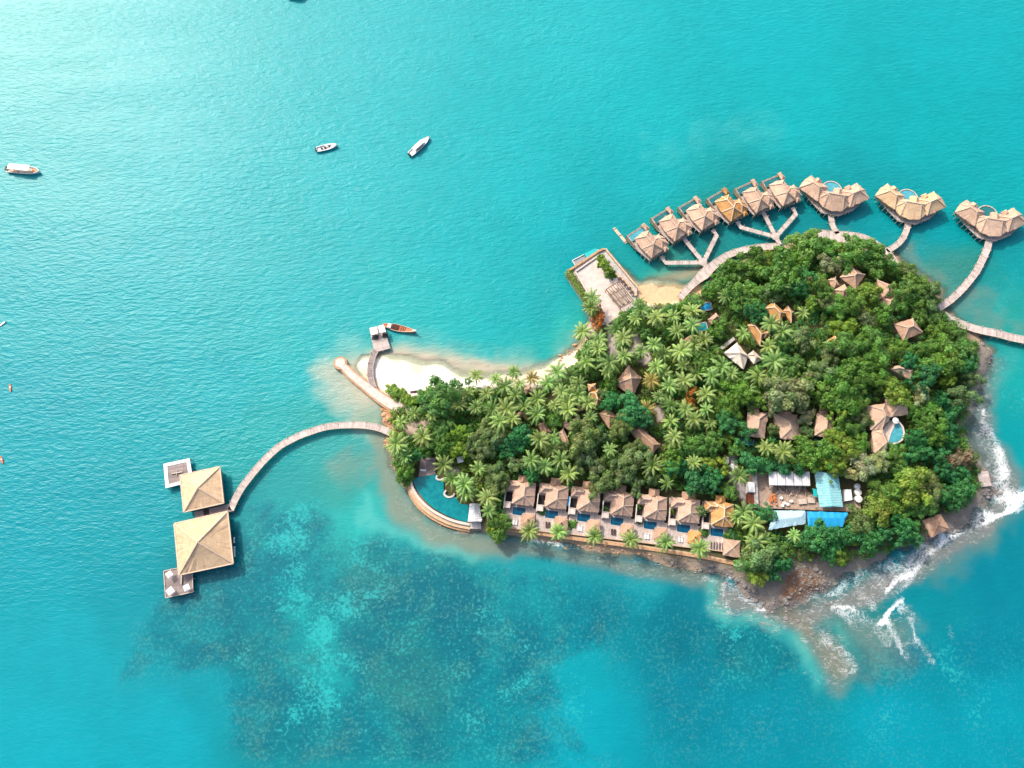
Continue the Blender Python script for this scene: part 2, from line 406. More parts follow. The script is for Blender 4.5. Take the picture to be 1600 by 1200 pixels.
# ground colours (its own materials: forest floor, dry sand, wet sand, rock, pale paths)
wu = TU+7*(fbm(TX/5, TY/5, 4)-.5)*2; wv = TV+7*(fbm(TX/5+33, TY/5+71, 4)-.5)*2
gc = np.tile(lin((104, 100, 66))*.5, TX.shape+(1,))
gc = paint(gc, sstep(5, 1, SD), (176, 152, 128))
gc = paint(gc, rockz, (150, 140, 130), .7)
gc = paint(gc, sstep(0, 14, sdf(wu, wv, [(1210,905),(1240,880),(1290,890),(1290,920),(1250,945),(1215,950)])), (134, 104, 84), .62)
gc = paint(gc, bm, (252, 244, 238), .86)
gc = paint(gc, bm*sstep(735, 800, TU)*.85, (232, 208, 182), .76)
gc = paint(gc, bm*sstep(.26, .04, TZ+.4*(fbm(TX/4, TY/4, 3)-.5)), (232, 210, 184), .78)
gc = paint(gc, bm*sstep(.62, .72, fbm(TX/2.5+9, TY/2.5, 4))*.35, (206, 186, 160), .7)
gc = paint(gc, sstep(-3, 5, sdf(wu, wv, COVE)), (232, 186, 146), .76)
for pts, w, c in [([(948,506),(955,530),(961,548),(955,565)], 6, (206,192,186)), ([(958,560),(975,552),(1000,540),(992,522),(985,522)], 5, (206,190,180)), ([(1000,540),(1011,556),(1008,568)], 6, (206,190,180)),
                  ([(985,566),(1003,572)], 3, (206,190,180)), ([(925,585),(915,560),(935,570)], 4, (186,176,168)), ([(1138,715),(1142,745),(1155,765),(1165,790)], 8, (176,166,164)),
                  ([(640,668),(655,672),(668,668)], 10, (214,190,172)), ([(700,738),(715,736),(722,745)], 7, (196,176,166)), ([(1026,640),(1030,655)], 7, (196,178,170)), ([(1000,664),(1012,690)], 3, (200,190,180)), ([(870,610),(885,620),(880,640)], 5, (206,186,170)),
                  ([(903,518),(915,525),(925,515)], 7, (196,180,168)), ([(598,640),(606,660),(600,675)], 9, (214,160,124)), ([(605,690),(618,740),(640,780)], 7, (196,164,140)), ([(610,632),(625,645),(640,655)], 8, (216,176,146))]:
    gc = paint(gc, sstep(w*1.15, w*.6, dist_poly(wu, wv, pts, False)), c, .7)
m, nt, out = newmat('island ground'); g = G(nt)
ob = g.n('ShaderNodeTexCoord').outputs['Object']
f = g.math('ADD', g.math('MULTIPLY', g.noise(ob, .6, 6, .7), .5), g.math('MULTIPLY', g.noise(ob, 2.6, 4, .7), .5))
col = g.mix(1.0, g.attr('ground').outputs['Color'], g.mix(g.rng(f, .3, .7), (.78, .76, .74, 1), (1.15, 1.15, 1.14, 1)), 'MULTIPLY')
b = g.n('ShaderNodeBsdfPrincipled', ins={'Base Color': col, 'Roughness': .95, 'Specular IOR Level': .15})
bp = g.n('ShaderNodeBump', ins={'Strength': .35, 'Distance': .4, 'Height': f}); g.link(bp.outputs[0], b.inputs['Normal']); g.link(b.outputs[0], out.inputs[0])
terrain = struct(grid_mesh('island_ground', TX, TY, TZ, {'ground': gc}, m))
# ------------------------------------------------------------------ sea: colour of bottom and depth, reef, foam as world-anchored attributes
sx = np.concatenate([-np.geomspace(3000, 252, 16), np.arange(-250, 250.1, 1.1), np.geomspace(252, 3000, 16)])
sy = np.concatenate([-np.geomspace(2500, 62, 16), np.arange(-60, 285.1, 1.1), np.geomspace(287, 3500, 16)])
SX, SY = np.meshgrid(sx, sy)
cxs, cys = np.clip(SX, -290, 290), np.clip(SY, -95, 330)
SU, SV = UV(cxs, cys, 0)
n1 = fbm(cxs/14, cys/14, 5)-.5; n2 = fbm(cxs/14+77, cys/14+40, 5)-.5
WU = SU+n1*46; WV = SV+n2*46
CTRL = [  # pixel x, y, colour of the water there without glare
 (0,0,(70,190,190)),(300,50,(70,192,196)),(600,50,(55,192,198)),(900,60,(40,192,198)),(1200,40,(14,186,194)),(1500,60,(12,182,190)),(1600,200,(8,176,184)),
 (50,250,(50,186,190)),(300,250,(46,188,194)),(550,250,(36,190,196)),(800,250,(16,188,194)),(1000,200,(20,188,194)),(1250,180,(12,184,190)),(1450,200,(4,178,184)),
 (50,450,(26,180,188)),(250,450,(22,182,190)),(450,450,(20,184,190)),(700,420,(8,186,192)),(850,340,(4,184,190)),(1000,280,(4,180,186)),
 (50,650,(4,172,184)),(200,620,(6,174,184)),(350,600,(12,178,186)),(450,560,(30,184,188)),
 (50,850,(0,168,182)),(200,800,(0,166,178)),(120,1000,(0,172,186)),(60,1180,(0,176,192)),(250,1150,(0,172,188)),(330,1080,(0,160,174)),
 (200,950,(0,160,174)),(420,700,(40,176,178)),(500,700,(76,176,172)),(440,760,(60,168,168)),(520,760,(84,168,160)),(400,830,(34,162,168)),(480,830,(40,166,168)),(420,920,(10,150,160)),(300,950,(6,146,158)),
 (380,1020,(14,140,148)),(480,960,(40,176,176)),(500,1040,(50,184,182)),(440,1130,(8,140,150)),(560,1120,(8,142,154)),(600,980,(34,140,144)),(640,1060,(70,142,138)),(600,900,(50,150,148)),(700,980,(24,140,148)),(720,900,(40,156,156)),
 (560,800,(66,190,184)),(640,860,(50,180,178)),(800,900,(24,160,168)),(800,1000,(14,150,160)),(780,1120,(8,148,160)),(900,1050,(0,166,180)),(900,1130,(0,170,188)),(960,960,(0,136,152)),(1000,920,(4,150,164)),
 (1050,980,(0,124,142)),(1080,1080,(0,136,156)),(1200,1120,(0,146,166)),(1400,1120,(0,162,182)),(1550,1120,(0,158,178)),(1550,1000,(0,138,160)),(1450,1060,(0,148,166)),(1550,900,(0,140,160)),(1590,860,(6,140,156)),(1480,960,(4,146,160)),
 (1180,1000,(20,136,146)),(1350,1000,(60,140,140)),(1590,700,(10,166,172)),(1580,600,(30,176,174)),(1590,500,(60,168,160)),(1540,450,(40,160,158)),(1590,420,(20,162,168)),
 (1500,420,(86,150,140)),(1450,440,(120,150,136)),(1440,390,(40,160,164)),(1400,350,(6,166,174)),(1340,350,(10,158,166)),(1250,350,(12,152,158)),(1480,360,(0,168,176)),(1560,320,(0,174,180)),
 (1170,370,(20,146,148)),(1090,395,(30,140,140)),(1080,425,(96,150,134)),(1030,425,(110,180,158)),(990,400,(4,164,168)),(960,340,(0,174,180)),(900,400,(0,172,180)),(850,480,(22,176,180)),(880,520,(70,190,182)),(800,470,(20,182,186)),(720,480,(34,188,190)),(640,470,(36,188,190)),
]
num = np.zeros(SX.shape+(3,)); den = np.zeros(SX.shape)
for u, v, c in CTRL:
    w = 1/(((WU-u)**2+(WV-v)**2)+500)**2
    num += w[..., None]*(lin(c)**.5); den += w
KW = .51
n3 = fbm(cxs/5.5+11, cys/5.5+3, 4)-.5
base = (num/den[..., None])**2*KW*np.array([.45, 1.0, .98])
def stroke(pts, w, fe, c, s=1.0, closed=False, warp=1.0, k=None):
    global base
    U = SU+(WU-SU)*warp; V = SV+(WV-SV)*warp
    d = -sdf(U, V, pts) if closed else dist_poly(U, V, pts, False)
    d = d+n3*2.2*fe*warp
    mask = sstep(w+fe, w-fe if not closed else -fe, d)*s
    base = paint(base, mask, c, KW if k is None else k)
    return mask
# shallows
stroke([(512,580),(530,548),(575,532),(650,532),(720,552),(800,566),(850,558),(890,535),(850,600),(700,620),(600,660),(575,690),(530,650)], 0, 26, (128,202,190), .9, True, .6)
stroke([(525,580),(540,552),(590,543),(650,543),(720,562),(800,574),(850,566),(885,545),(850,600),(700,620),(600,655),(560,640)], 0, 13, (214,208,180), .95, True, .5)
stroke([(505,600),(518,560),(545,540)], 14, 22, (120,204,196), .8, warp=.6)
stroke([(520,590),(540,618),(564,642),(588,662)], 22, 22, (196,204,182), .85, warp=.7)
stroke([(600,552),(700,568),(800,580)], 5, 6, (232,214,188), .8, warp=.5)
stroke([(668,565),(720,572),(760,575)], 1.2, 2, (150,160,140), .5, warp=.5)
stroke([(700,545),(745,541)], 2, 3, (70,178,172), .55, warp=.6)
stroke([(560,640),(585,660),(600,690)], 16, 18, (150,186,164), .9)
stroke([(600,690),(605,740),(625,790),(660,825),(710,848),(790,858)], 20, 16, (152,160,138), .85, warp=.6)
stroke([(520,735),(580,720),(600,735)], 14, 26, (132,164,148), .7)
stroke([(560,780),(575,800),(590,815),(630,835),(680,860),(740,880)], 7, 12, (96,206,196), .75)
stroke([(790,850),(880,868),(980,884),(1060,896),(1120,910)], 12, 10, (128,146,132), .85, warp=.4)
stroke([(780,880),(860,893),(950,905),(1030,920)], 9, 14, (36,170,176), .6, warp=.6)
stroke([(1130,935),(1200,965),(1260,975),(1330,945),(1400,905),(1470,860),(1540,815),(1580,780)], 17, 14, (150,148,142), .9, warp=.7)
stroke([(1240,960),(1270,1000),(1300,1040),(1315,1050)], 20, 18, (146,144,124), .85, warp=.7)
stroke([(1300,960),(1380,960),(1430,990),(1420,1050),(1340,1050)], 0, 26, (116,146,138), .75, True)
stroke([(1105,900),(1110,940),(1140,965),(1200,972),(1240,1000),(1258,1025),(1278,1062)], 9, 14, (84,204,192), .68, warp=.6)
stroke([(1307,985),(1318,1010)], 7, 12, (96,196,178), .55)
stroke([(1430,890),(1480,900),(1530,850),(1590,810)], 12, 22, (110,150,140), .6)
stroke([(1545,570),(1535,640),(1530,700),(1555,720),(1580,760)], 20, 14, (128,140,134), .9, warp=.5)
stroke([(1585,560),(1560,600)], 8, 18, (70,180,170), .6)
stroke([(1470,460),(1500,475),(1560,500),(1600,510)], 12, 24, (128,158,142), .7)
stroke([(1420,400),(1450,450)], 12, 16, (126,150,134), .7)
stroke([(1240,372),(1300,362),(1380,380)], 6, 14, (70,148,140), .6)
stroke([(1010,442),(1050,436),(1090,425)], 6, 9, (196,178,142), .85, warp=.3)
stroke([(895,545),(870,565),(912,520)], 8, 12, (150,196,180), .8, warp=.5)
stroke([(930,500),(900,470)], 4, 9, (60,188,182), .6, warp=.4)
stroke([(1150,195),(1030,235),(1200,205)], 10, 30, (70,196,196), .45)
stroke([(1575,440),(1560,490)], 5, 14, (40,186,178), .6)
stroke([(300,780),(380,830),(420,800)], 0, 40, (30,166,170), .4)
# reef masks (patchy dark coral heads), light sand patches
reef = np.zeros(SX.shape); sand = np.zeros(SX.shape)
def rmask(pts, fe, s):
    global reef; reef = np.maximum(reef, sstep(-fe, fe, sdf(WU, WV, pts))*s)
rmask([(250,930),(330,840),(420,780),(520,800),(620,830),(760,880),(900,900),(960,960),(940,1030),(880,1040),(900,1120),(960,1200),(420,1200),(350,1170),(340,1050),(240,1060),(180,1060)], 30, .95)
rmask([(560,880),(760,880),(800,960),(760,1080),(600,1100),(560,980)], 40, 1.1)
rmask([(830,860),(1000,890),(1200,990),(1300,1100),(1200,1200),(1020,1200),(1000,1090),(920,1030),(840,1030)], 40, .6)
rmask([(1300,1040),(1440,1060),(1500,980),(1640,960),(1640,1240),(1250,1240),(1220,1120)], 50, .42)
rmask([(1000,900),(1100,930),(1160,980),(1180,1060),(1050,1110),(960,1040)], 40, .55)
rmask([(1120,970),(1220,990),(1260,1040),(1200,1080),(1120,1040)], 20, .9)
rmask([(1320,1000),(1440,980),(1480,1020),(1420,1080),(1330,1080)], 24, .8)
rmask([(840,400),(900,470),(870,500),(780,490),(760,440)], 40, .45)
rmask([(1390,380),(1600,400),(1600,520),(1470,480)], 26, .55)
rmask([(1060,390),(1250,350),(1330,365),(1200,390),(1110,425)], 16, .5)
rmask([(1540,540),(1600,545),(1600,660),(1560,660)], 24, .5)
rmask([(640,500),(700,510),(800,530),(700,550)], 24, .4)
for pts, w, s in [([(470,800),(450,860),(470,930),(490,960)], 34, .75), ([(480,960),(510,1030),(500,1080),(470,1110)], 36, .8), ([(600,850),(680,880),(740,905)], 16, .55), ([(760,960),(820,1010),(800,1060)], 20, .6), ([(1150,985),(1190,1005)], 22, .8), ([(860,1060),(920,1100)], 26, .5), ([(390,860),(330,960)], 18, .4), ([(640,960),(700,1120)], 30, .3), ([(330,1040),(420,1000)], 14, .4), ([(560,820),(620,900),(560,960)], 20, .5), ([(700,1000),(760,1150)], 22, .45), ([(880,900),(960,930)], 18, .35), ([(560,1060),(600,1180)], 20, .4), ([(1500,1000),(1480,1060)], 20, .5), ([(1400,1100),(1340,1180)], 20, .45), ([(1560,1060),(1500,1160)], 22, .45), ([(1590,560),(1570,640)], 16, .5), ([(1590,430),(1560,500)], 18, .45), ([(1130,1030),(1190,1120)], 18, .4), ([(420,920),(380,990)], 16, .5)]:
    sand = np.maximum(sand, sstep(w+40, w-34, dist_poly(WU, WV, pts, False)+n3*90+n2*50)*s)
# foam
foam = np.zeros(SX.shape)
def fo(pts, w, s, warp=.25):
    global foam
    foam = np.maximum(foam, sstep(w, w*.15, dist_poly(SU+(WU-SU)*warp, SV+(WV-SV)*warp, pts, False))*s)
fo([(1540,680),(1552,715),(1562,745)], 26, .8, .5); fo([(1550,730),(1568,770),(1590,785)], 34, .86, .5); fo([(1560,735),(1562,770)], 8, .85, .5)
fo([(1612,760),(1592,788),(1572,803),(1530,815),(1480,838),(1455,862),(1420,893),(1398,908),(1385,925)], 8, 1.0, .3); fo([(1602,775),(1580,800)], 9, 1.15, .3); fo([(1490,832),(1450,864)], 7, 1.0, .3)
fo([(1545,800),(1480,824),(1440,848)], 24, .82, .5); fo([(1450,866),(1405,890),(1380,912)], 30, .76, .5)
fo([(1412,944),(1392,955),(1370,974)], 8, .9, .8); fo([(1405,946),(1422,972),(1436,1000)], 11, .72, .9); fo([(1382,966),(1396,995),(1415,1024)], 12, .66, 1.0); fo([(1340,960),(1380,1000)], 26, .46, .8)
fo([(1345,925),(1365,945)], 15, .68, .5); fo([(1240,955),(1258,935),(1270,922)], 5, .75, .4); fo([(1258,944),(1300,927)], 7, .82, .4); fo([(1303,955),(1335,952)], 8, .75, .4); fo([(1310,955),(1345,985)], 18, .55, .5)
fo([(1128,925),(1134,950)], 9, .72, .4); fo([(1166,953),(1195,955)], 5, .75, .4); fo([(1118,892),(1150,902)], 7, .75, .4); fo([(1130,915),(1205,955)], 20, .66, .5)
fo([(1290,1035),(1325,1052)], 12, .58, .5); fo([(1295,1005),(1322,1040)], 12, .5, .5); fo([(1290,1000),(1330,1045)], 24, .56, .5)
fo([(700,830),(740,834),(765,830)], 8, .7, .4); fo([(815,838),(860,849),(900,855)], 9, .78, .4); fo([(900,858),(960,864),(1000,870)], 10, .55, .4); fo([(1000,874),(1080,894),(1115,905)], 13, .52, .4)
fo([(1410,880),(1330,905),(1270,935)], 34, .66, .6); fo([(1420,905),(1400,930)], 16, .58, .5)
fo([(1540,555),(1550,590)], 9, .5, .5); fo([(1518,640),(1508,700)], 9, .55, .5); fo([(1537,648),(1534,668)], 6, .78, .4); fo([(1522,690),(1516,712)], 9, .55, .5); fo([(1525,600),(1540,690)], 24, .56, .6)
fo([(640,765),(655,797),(690,822)], 6, .42, .4); fo([(560,598),(590,640)], 16, .42, .5)
fo([(1485,985),(1498,1005)], 14, .45, .5); fo([(1430,1000),(1460,1035)], 20, .44, .6); fo([(1240,1040),(1300,1070)], 20, .36, .6)
foam *= np.clip(.92+1.2*n3, .55, 1.25)
rocky = np.zeros(SX.shape)
for pts, w, s_ in [([(1130,925),(1200,960),(1260,965),(1330,935),(1400,895),(1460,855)], 26, 1.0), ([(1470,850),(1520,818),(1575,785)], 14, .8), ([(1545,560),(1535,640),(1530,700),(1550,735),(1570,770)], 20, .8), ([(1260,985),(1300,1020),(1310,1045)], 22, .8), ([(1330,960),(1400,985)], 30, .6), ([(790,848),(880,864),(980,880),(1060,892),(1120,905)], 9, .6), ([(605,700),(625,775),(665,822),(710,842)], 10, .4), ([(1420,405),(1450,445)], 8, .3)]:
    rocky = np.maximum(rocky, sstep(w+14, w-14, dist_poly(WU, WV, pts, False)+n3*18)*s_)
depth = np.full(SX.shape, 5.0)
ok = (SX > GX0+2) & (SX < GX1-2) & (SY > GY0+2) & (SY < GY1-2)
ii = np.clip(((SX-GX0)/GS).astype(int), 0, len(gx)-1); jj = np.clip(((SY-GY0)/GS).astype(int), 0, len(gy)-1)
depth[ok] = -TZ[jj[ok], ii[ok]]
opac = sstep(-.05, .75, depth)
m, nt, out = newmat('sea water'); g = G(nt)
ob = g.n('ShaderNodeTexCoord').outputs['Object']
bc = g.attr('base').outputs['Color']; rf = g.attr('reef').outputs['Fac']; sa = g.attr('sand').outputs['Fac']; fm = g.attr('foam').outputs['Fac']; op = g.attr('opac').outputs['Fac']
mid = g.noise(ob, .13, 4, .65); fine = g.noise(ob, .8, 3, .75); low = g.noise(ob, .045, 4, .7, .5); low2 = g.noise(g.mapping(ob, (1, 1, 1), (0, 0, .9)), .075, 4, .7, .6); grain = g.noise(ob, .30, 4, .8, .3)
col = g.mix(1.0, bc, g.mix(g.rng(mid, .3, .7), (.93, .96, .96, 1), (1.05, 1.04, 1.04, 1)), 'MULTIPLY')
tex = g.math('ADD', g.math('MULTIPLY', grain, .5), g.math('MULTIPLY', fine, .5))
dk = g.rng(g.math('ADD', g.math('ADD', g.math('MULTIPLY', rf, .34), g.math('MULTIPLY', low, .40)), g.math('MULTIPLY', tex, .42)), .60, .84)
reefc = g.mix(g.rng(low2, .45, .60), scale_col(lin((0, 106, 128)), KW), scale_col(lin((38, 118, 126)), KW))
col = g.mix(g.math('MULTIPLY', dk, .8), col, reefc)
fsp = g.noise(ob, .92, 3, .65, .5)
sp = g.math('MULTIPLY', g.rng(g.math('ADD', g.math('MULTIPLY', fsp, .75), g.math('MULTIPLY', low2, .25)), .50, .60), g.math('MULTIPLY', rf, .46))
col = g.mix(sp, col, g.mix(g.rng(low, .4, .6), scale_col(lin((50, 188, 190)), KW), scale_col(lin((96, 178, 174)), KW)))
sm = g.math('MULTIPLY', g.rng(g.math('ADD', g.math('ADD', g.math('MULTIPLY', sa, .22), g.math('MULTIPLY', low2, .42)), g.math('MULTIPLY', fsp, .46)), .54, .68), g.rng(sa, .0, .6))
col = g.mix(g.math('MULTIPLY', sm, .75), col, scale_col(lin((50, 206, 204)), KW))
rk = g.attr('rocky').outputs['Fac']
rn = g.noise(g.mapping(ob, (.55, 1.3, 1), (0, 0, math.radians(38))), .75, 4, .75, 1.2); rn2 = g.noise(ob, .9, 3, .75)
col = g.mix(g.math('MULTIPLY', g.rng(rn2, .52, .66), g.math('MULTIPLY', rk, .55)), col, scale_col(lin((104, 100, 92)), KW))
col = g.mix(g.math('MULTIPLY', g.rng(rn, .52, .66), g.math('MULTIPLY', rk, .75)), col, scale_col(lin((216, 214, 206)), .62))
# foam pattern : stringy noise
fn = g.math('ABSOLUTE', g.math('SUBTRACT', g.noise(ob, .30, 5, .72, 1.8), .5))
fn = g.math('SUBTRACT', .75, g.math('MULTIPLY', fn, 4.5), True)
fn2 = g.noise(ob, .7, 4, .75, .8)
fp = g.math('ADD', g.math('MULTIPLY', fn, .55), g.math('MULTIPLY', fn2, .45))
fmask = g.math('MULTIPLY', g.rng(g.math('ADD', g.math('MULTIPLY', fm, .55), g.math('MULTIPLY', fp, .75)), .62, 1.0), g.rng(fm, .04, .2))
col = g.mix(g.math('MULTIPLY', fmask, .92), col, (.74, .75, .74, 1))
# waves
def wave(rot, sc, detail, stretch):
    return g.noise(g.mapping(ob, (sc*stretch, sc, sc), (0, 0, rot)), 1.0, detail, .55, .4)
w1 = wave(math.radians(-28), .72, 2, .38); w2 = wave(math.radians(-72), .78, 2, .45); w3 = g.noise(ob, 1.7, 2, .6)
zone = g.rng(g.noise(g.mapping(ob, (.006, .006, 1), (0, 0, 0), ), 1.0, 2, .5), .35, .65)
gust = g.rng(g.noise(g.mapping(ob, (.010, .045, 1), (0, 0, math.radians(-27))), 1.0, 3, .65), .32, .68, .72, 1.12)
calm = g.rng(g.attr('shelter').outputs['Fac'], 0, 1, 1.0, .28, False)
hgt = g.math('MULTIPLY', g.math('ADD', g.math('ADD', g.math('MULTIPLY', w1, .56), g.math('MULTIPLY', g.math('MULTIPLY', w2, zone), .55)), g.math('MULTIPLY', w3, .22)), g.math('MULTIPLY', gust, calm))
bp = g.n('ShaderNodeBump', ins={'Strength': 1.0, 'Distance': .52, 'Height': hgt}).outputs[0]
dif = g.n('ShaderNodeBsdfDiffuse', ins={'Color': col, 'Normal': bp})
tr = g.n('ShaderNodeBsdfTransparent', ins={'Color': (.82, .95, .93, 1)})
opf = g.math('MAXIMUM', op, fmask)
m1 = g.n('ShaderNodeMixShader', ins={0: opf}); g.link(tr.outputs[0], m1.inputs[1]); g.link(dif.outputs[0], m1.inputs[2])
gl = g.n('ShaderNodeBsdfGlossy', ins={'Color': (1, 1, 1, 1), 'Roughness': .37, 'Normal': bp})
fr = g.n('ShaderNodeFresnel', ins={'IOR': 1.25, 'Normal': bp})
m2 = g.n('ShaderNodeMixShader', ins={0: g.math('MULTIPLY', fr.outputs[0], g.math('SUBTRACT', 1.0, g.math('MULTIPLY', fmask, .8)))})
g.link(m1.outputs[0], m2.inputs[1]); g.link(gl.outputs[0], m2.inputs[2]); g.link(m2.outputs[0], out.inputs[0])
shelter = np.clip(sstep(-40, 60, sdf(SU, SV, [(-200,1700),(-200,960),(230,900),(420,720),(640,700),(900,800),(1500,560),(1540,400),(1800,420),(1800,1700)]))*.9+.35*reef+.75*sstep(38, 6, dist_poly(SU, SV, COAST, True)), 0, 1)
sea = struct(grid_mesh('sea', SX, SY, np.zeros(SX.shape), {'base': base, 'reef': reef, 'sand': sand, 'foam': foam, 'rocky': rocky, 'opac': opac, 'shelter': shelter}, m))
# deep bottom sheet under everything
mb = MB(); mb.box(-3000, 3000, -2500, 3500, -14, -13.5)
struct(mb.build('seabed', m_plain('sea sand', alb(120, 190, 186, .5), .95, .1, .1)))
# ------------------------------------------------------------------ helpers placing local frames
LM = []                                      # landmarks (u, v, phrase) used to word the labels of the trees
def frame(u0, v0, u1, v1, z):               # origin at pixel 0, local x axis towards pixel 1
    a, b = P(u0, v0, z), P(u1, v1, z); d = b-a
    return (a.x, a.y, 0), math.atan2(d.y, d.x)
def loc2(pts, o, z):                        # pixels -> local xy about o
    return [((p := P(u, v, z)).x-o[0], p.y-o[1]) for u, v in pts]
def child_posts(root, name, spots, z0, z1, r, mat, n=6):
    mb = MB(); mb.cyl(0, 0, z0, z1, r, r*.9, n); first = None
    for x, y in spots:
        if first is None: first = mb.build(name, mat, root, True); o = first
        else: o = first.copy(); COL.objects.link(o); o.parent = root
        o.location = (x, y, 0)
def lerp(a, b, t): return (a[0]+(b[0]-a[0])*t, a[1]+(b[1]-a[1])*t)
# ------------------------------------------------------------------ boardwalks
def boardwalk(label, px, w, z=2.1, posts=True, smooth=True, rails=False, group='boardwalks over the water', cat='boardwalk', mat='deck', joists=True):
    p0 = P(px[0][0], px[0][1], z)
    r = thing('boardwalk', label, cat, (p0.x, p0.y, 0), 0, group)
    pts = []
    for q in px:
        p = P(q[0], q[1], z); pts.append((p.x-p0.x, p.y-p0.y, q[2] if len(q) > 2 else w))
    if smooth: pts = smooth_line(pts, 1.6)
    mb = MB(); mb.ribbon(pts, w, z-.18, z); mb.build('deck_boards', M[mat], r)
    # edge beams
    for s, nm in ((1, 'edge_beam'), (-1, 'edge_beam')):
        e = []
        for i in range(len(pts)):
            a = Vector(pts[max(i-1, 0)][:2]); b = Vector(pts[min(i+1, len(pts)-1)][:2]); d = (b-a).normalized(); nn = Vector((-d.y, d.x))*s*(pts[i][2]/2+.02)
            e.append((pts[i][0]+nn.x, pts[i][1]+nn.y))
        mb = MB(); mb.ribbon(e, .2, z-.34, z+.08); mb.build(nm, M['wood_pale'], r)
    if posts:
        sp = []; L = 0; nxt = 1.0
        for i in range(1, len(pts)):
            a = Vector(pts[i-1][:2]); b = Vector(pts[i][:2]); L += (b-a).length
            if L >= nxt:
                nxt += 4.2 if w > 1.8 else 3.4; d = (b-a).normalized(); nn = Vector((-d.y, d.x))*(pts[i][2]/2+.16)
                sp += [(b.x+nn.x, b.y+nn.y), (b.x-nn.x, b.y-nn.y)]
        child_posts(r, 'pile', sp[:98], -3.5, z+.75, .13, M['wood_pale'])
    return r
boardwalk('long curved grey boardwalk from the island to the two big overwater pavilions', [(614,678),(596,670),(580,666),(561,664),(542,664),(523,665),(505,668),(486,674),(467,681),(451,689),(437,697),(423,709),(410,722),(397,737),(385,752),(377,763),(370,775),(365,785),(360,797)], 2.3)
boardwalk('curved boardwalk hugging the north shore trees from the small cove to the second fork', [(1062,466),(1067,460),(1078,448),(1090,437,3.0),(1100,428,4.2),(1112,417,3.4),(1135,400),(1160,391),(1190,386),(1219,384.5)], 2.6)
boardwalk('wide boardwalk terrace bulging out along the northern tip of the tree line', [(1256,369,2.4),(1275,364.5,3.2),(1300,369,4.6),(1325,371,5.0),(1350,372.5,3.4),(1370,381,2.2),(1385,392,2.2),(1396,405,2.2),(1403,417,2.0)], 2.6)
boardwalk('short curved boardwalk spur to the westernmost of the three big winged villas', [(1309,365),(1303,356),(1299.5,346),(1298,332)], 1.9, group='boardwalk spurs to single villas')
boardwalk('curved boardwalk spur to the golden winged villa in the middle', [(1386,392),(1398,385),(1408,376),(1414,366),(1418,355),(1420,340)], 2.0, group='boardwalk spurs to single villas')
boardwalk('long curved boardwalk from the east woods out to the easternmost winged villa', [(1466,482),(1485,469),(1505,450),(1515,438),(1525,425),(1533,410),(1540,395),(1544,384),(1547,368)], 2.4, group='boardwalk spurs to single villas')
boardwalk('pale boardwalk leaving the east woods and running off the right edge', [(1474,491),(1482,497),(1495,504,3.4),(1510,509),(1525,514),(1543,518),(1562,522),(1580,527),(1600,531),(1640,540)], 2.9)
def fork(label, hub, stem, arms):
    z = 2.1; p0 = P(hub[0], hub[1], z); r = thing('boardwalk_fork', label, 'boardwalk', (p0.x, p0.y, 0), 0, 'forked boardwalks of the single villas')
    mb = MB(); mb.cyl(0, 0, z-.2, z+.012, 1.6, n=8); mb.build('hub_deck', M['deck'], r)
    for k, a in enumerate([stem]+arms):
        pts = loc2([hub]+a, p0, z); mb = MB(); mb.ribbon(pts, 1.7, z-.18, z-.004*(k+1)); mb.build('deck_boards', M['deck'], r)
        sp = []
        for i in range(len(pts)-1):
            A, B = Vector(pts[i]), Vector(pts[i+1]); n = max(1, int((B-A).length/3.2)); d = (B-A).normalized(); nn = Vector((-d.y, d.x))*.98
            for j in range(n):
                q = A.lerp(B, (j+.7)/n); sp += [(q.x+nn.x, q.y+nn.y), (q.x-nn.x, q.y-nn.y)]
        child_posts(r, 'pile', sp, -3.5, z+.7, .12, M['wood_pale'])
fork('three armed boardwalk fork serving the three westernmost overwater villas', (1099,410), [(1106,421)], [[(1040,410.5),(1033,400)], [(1072,377),(1068,370)], [(1120,367),(1113,359)]])
fork('three armed boardwalk fork serving the orange roofed overwater villa and its two eastern neighbours', (1212,370), [(1219,382)], [[(1157.5,355),(1152,346)], [(1195,336),(1191,329)], [(1244,334),(1238,324)]])
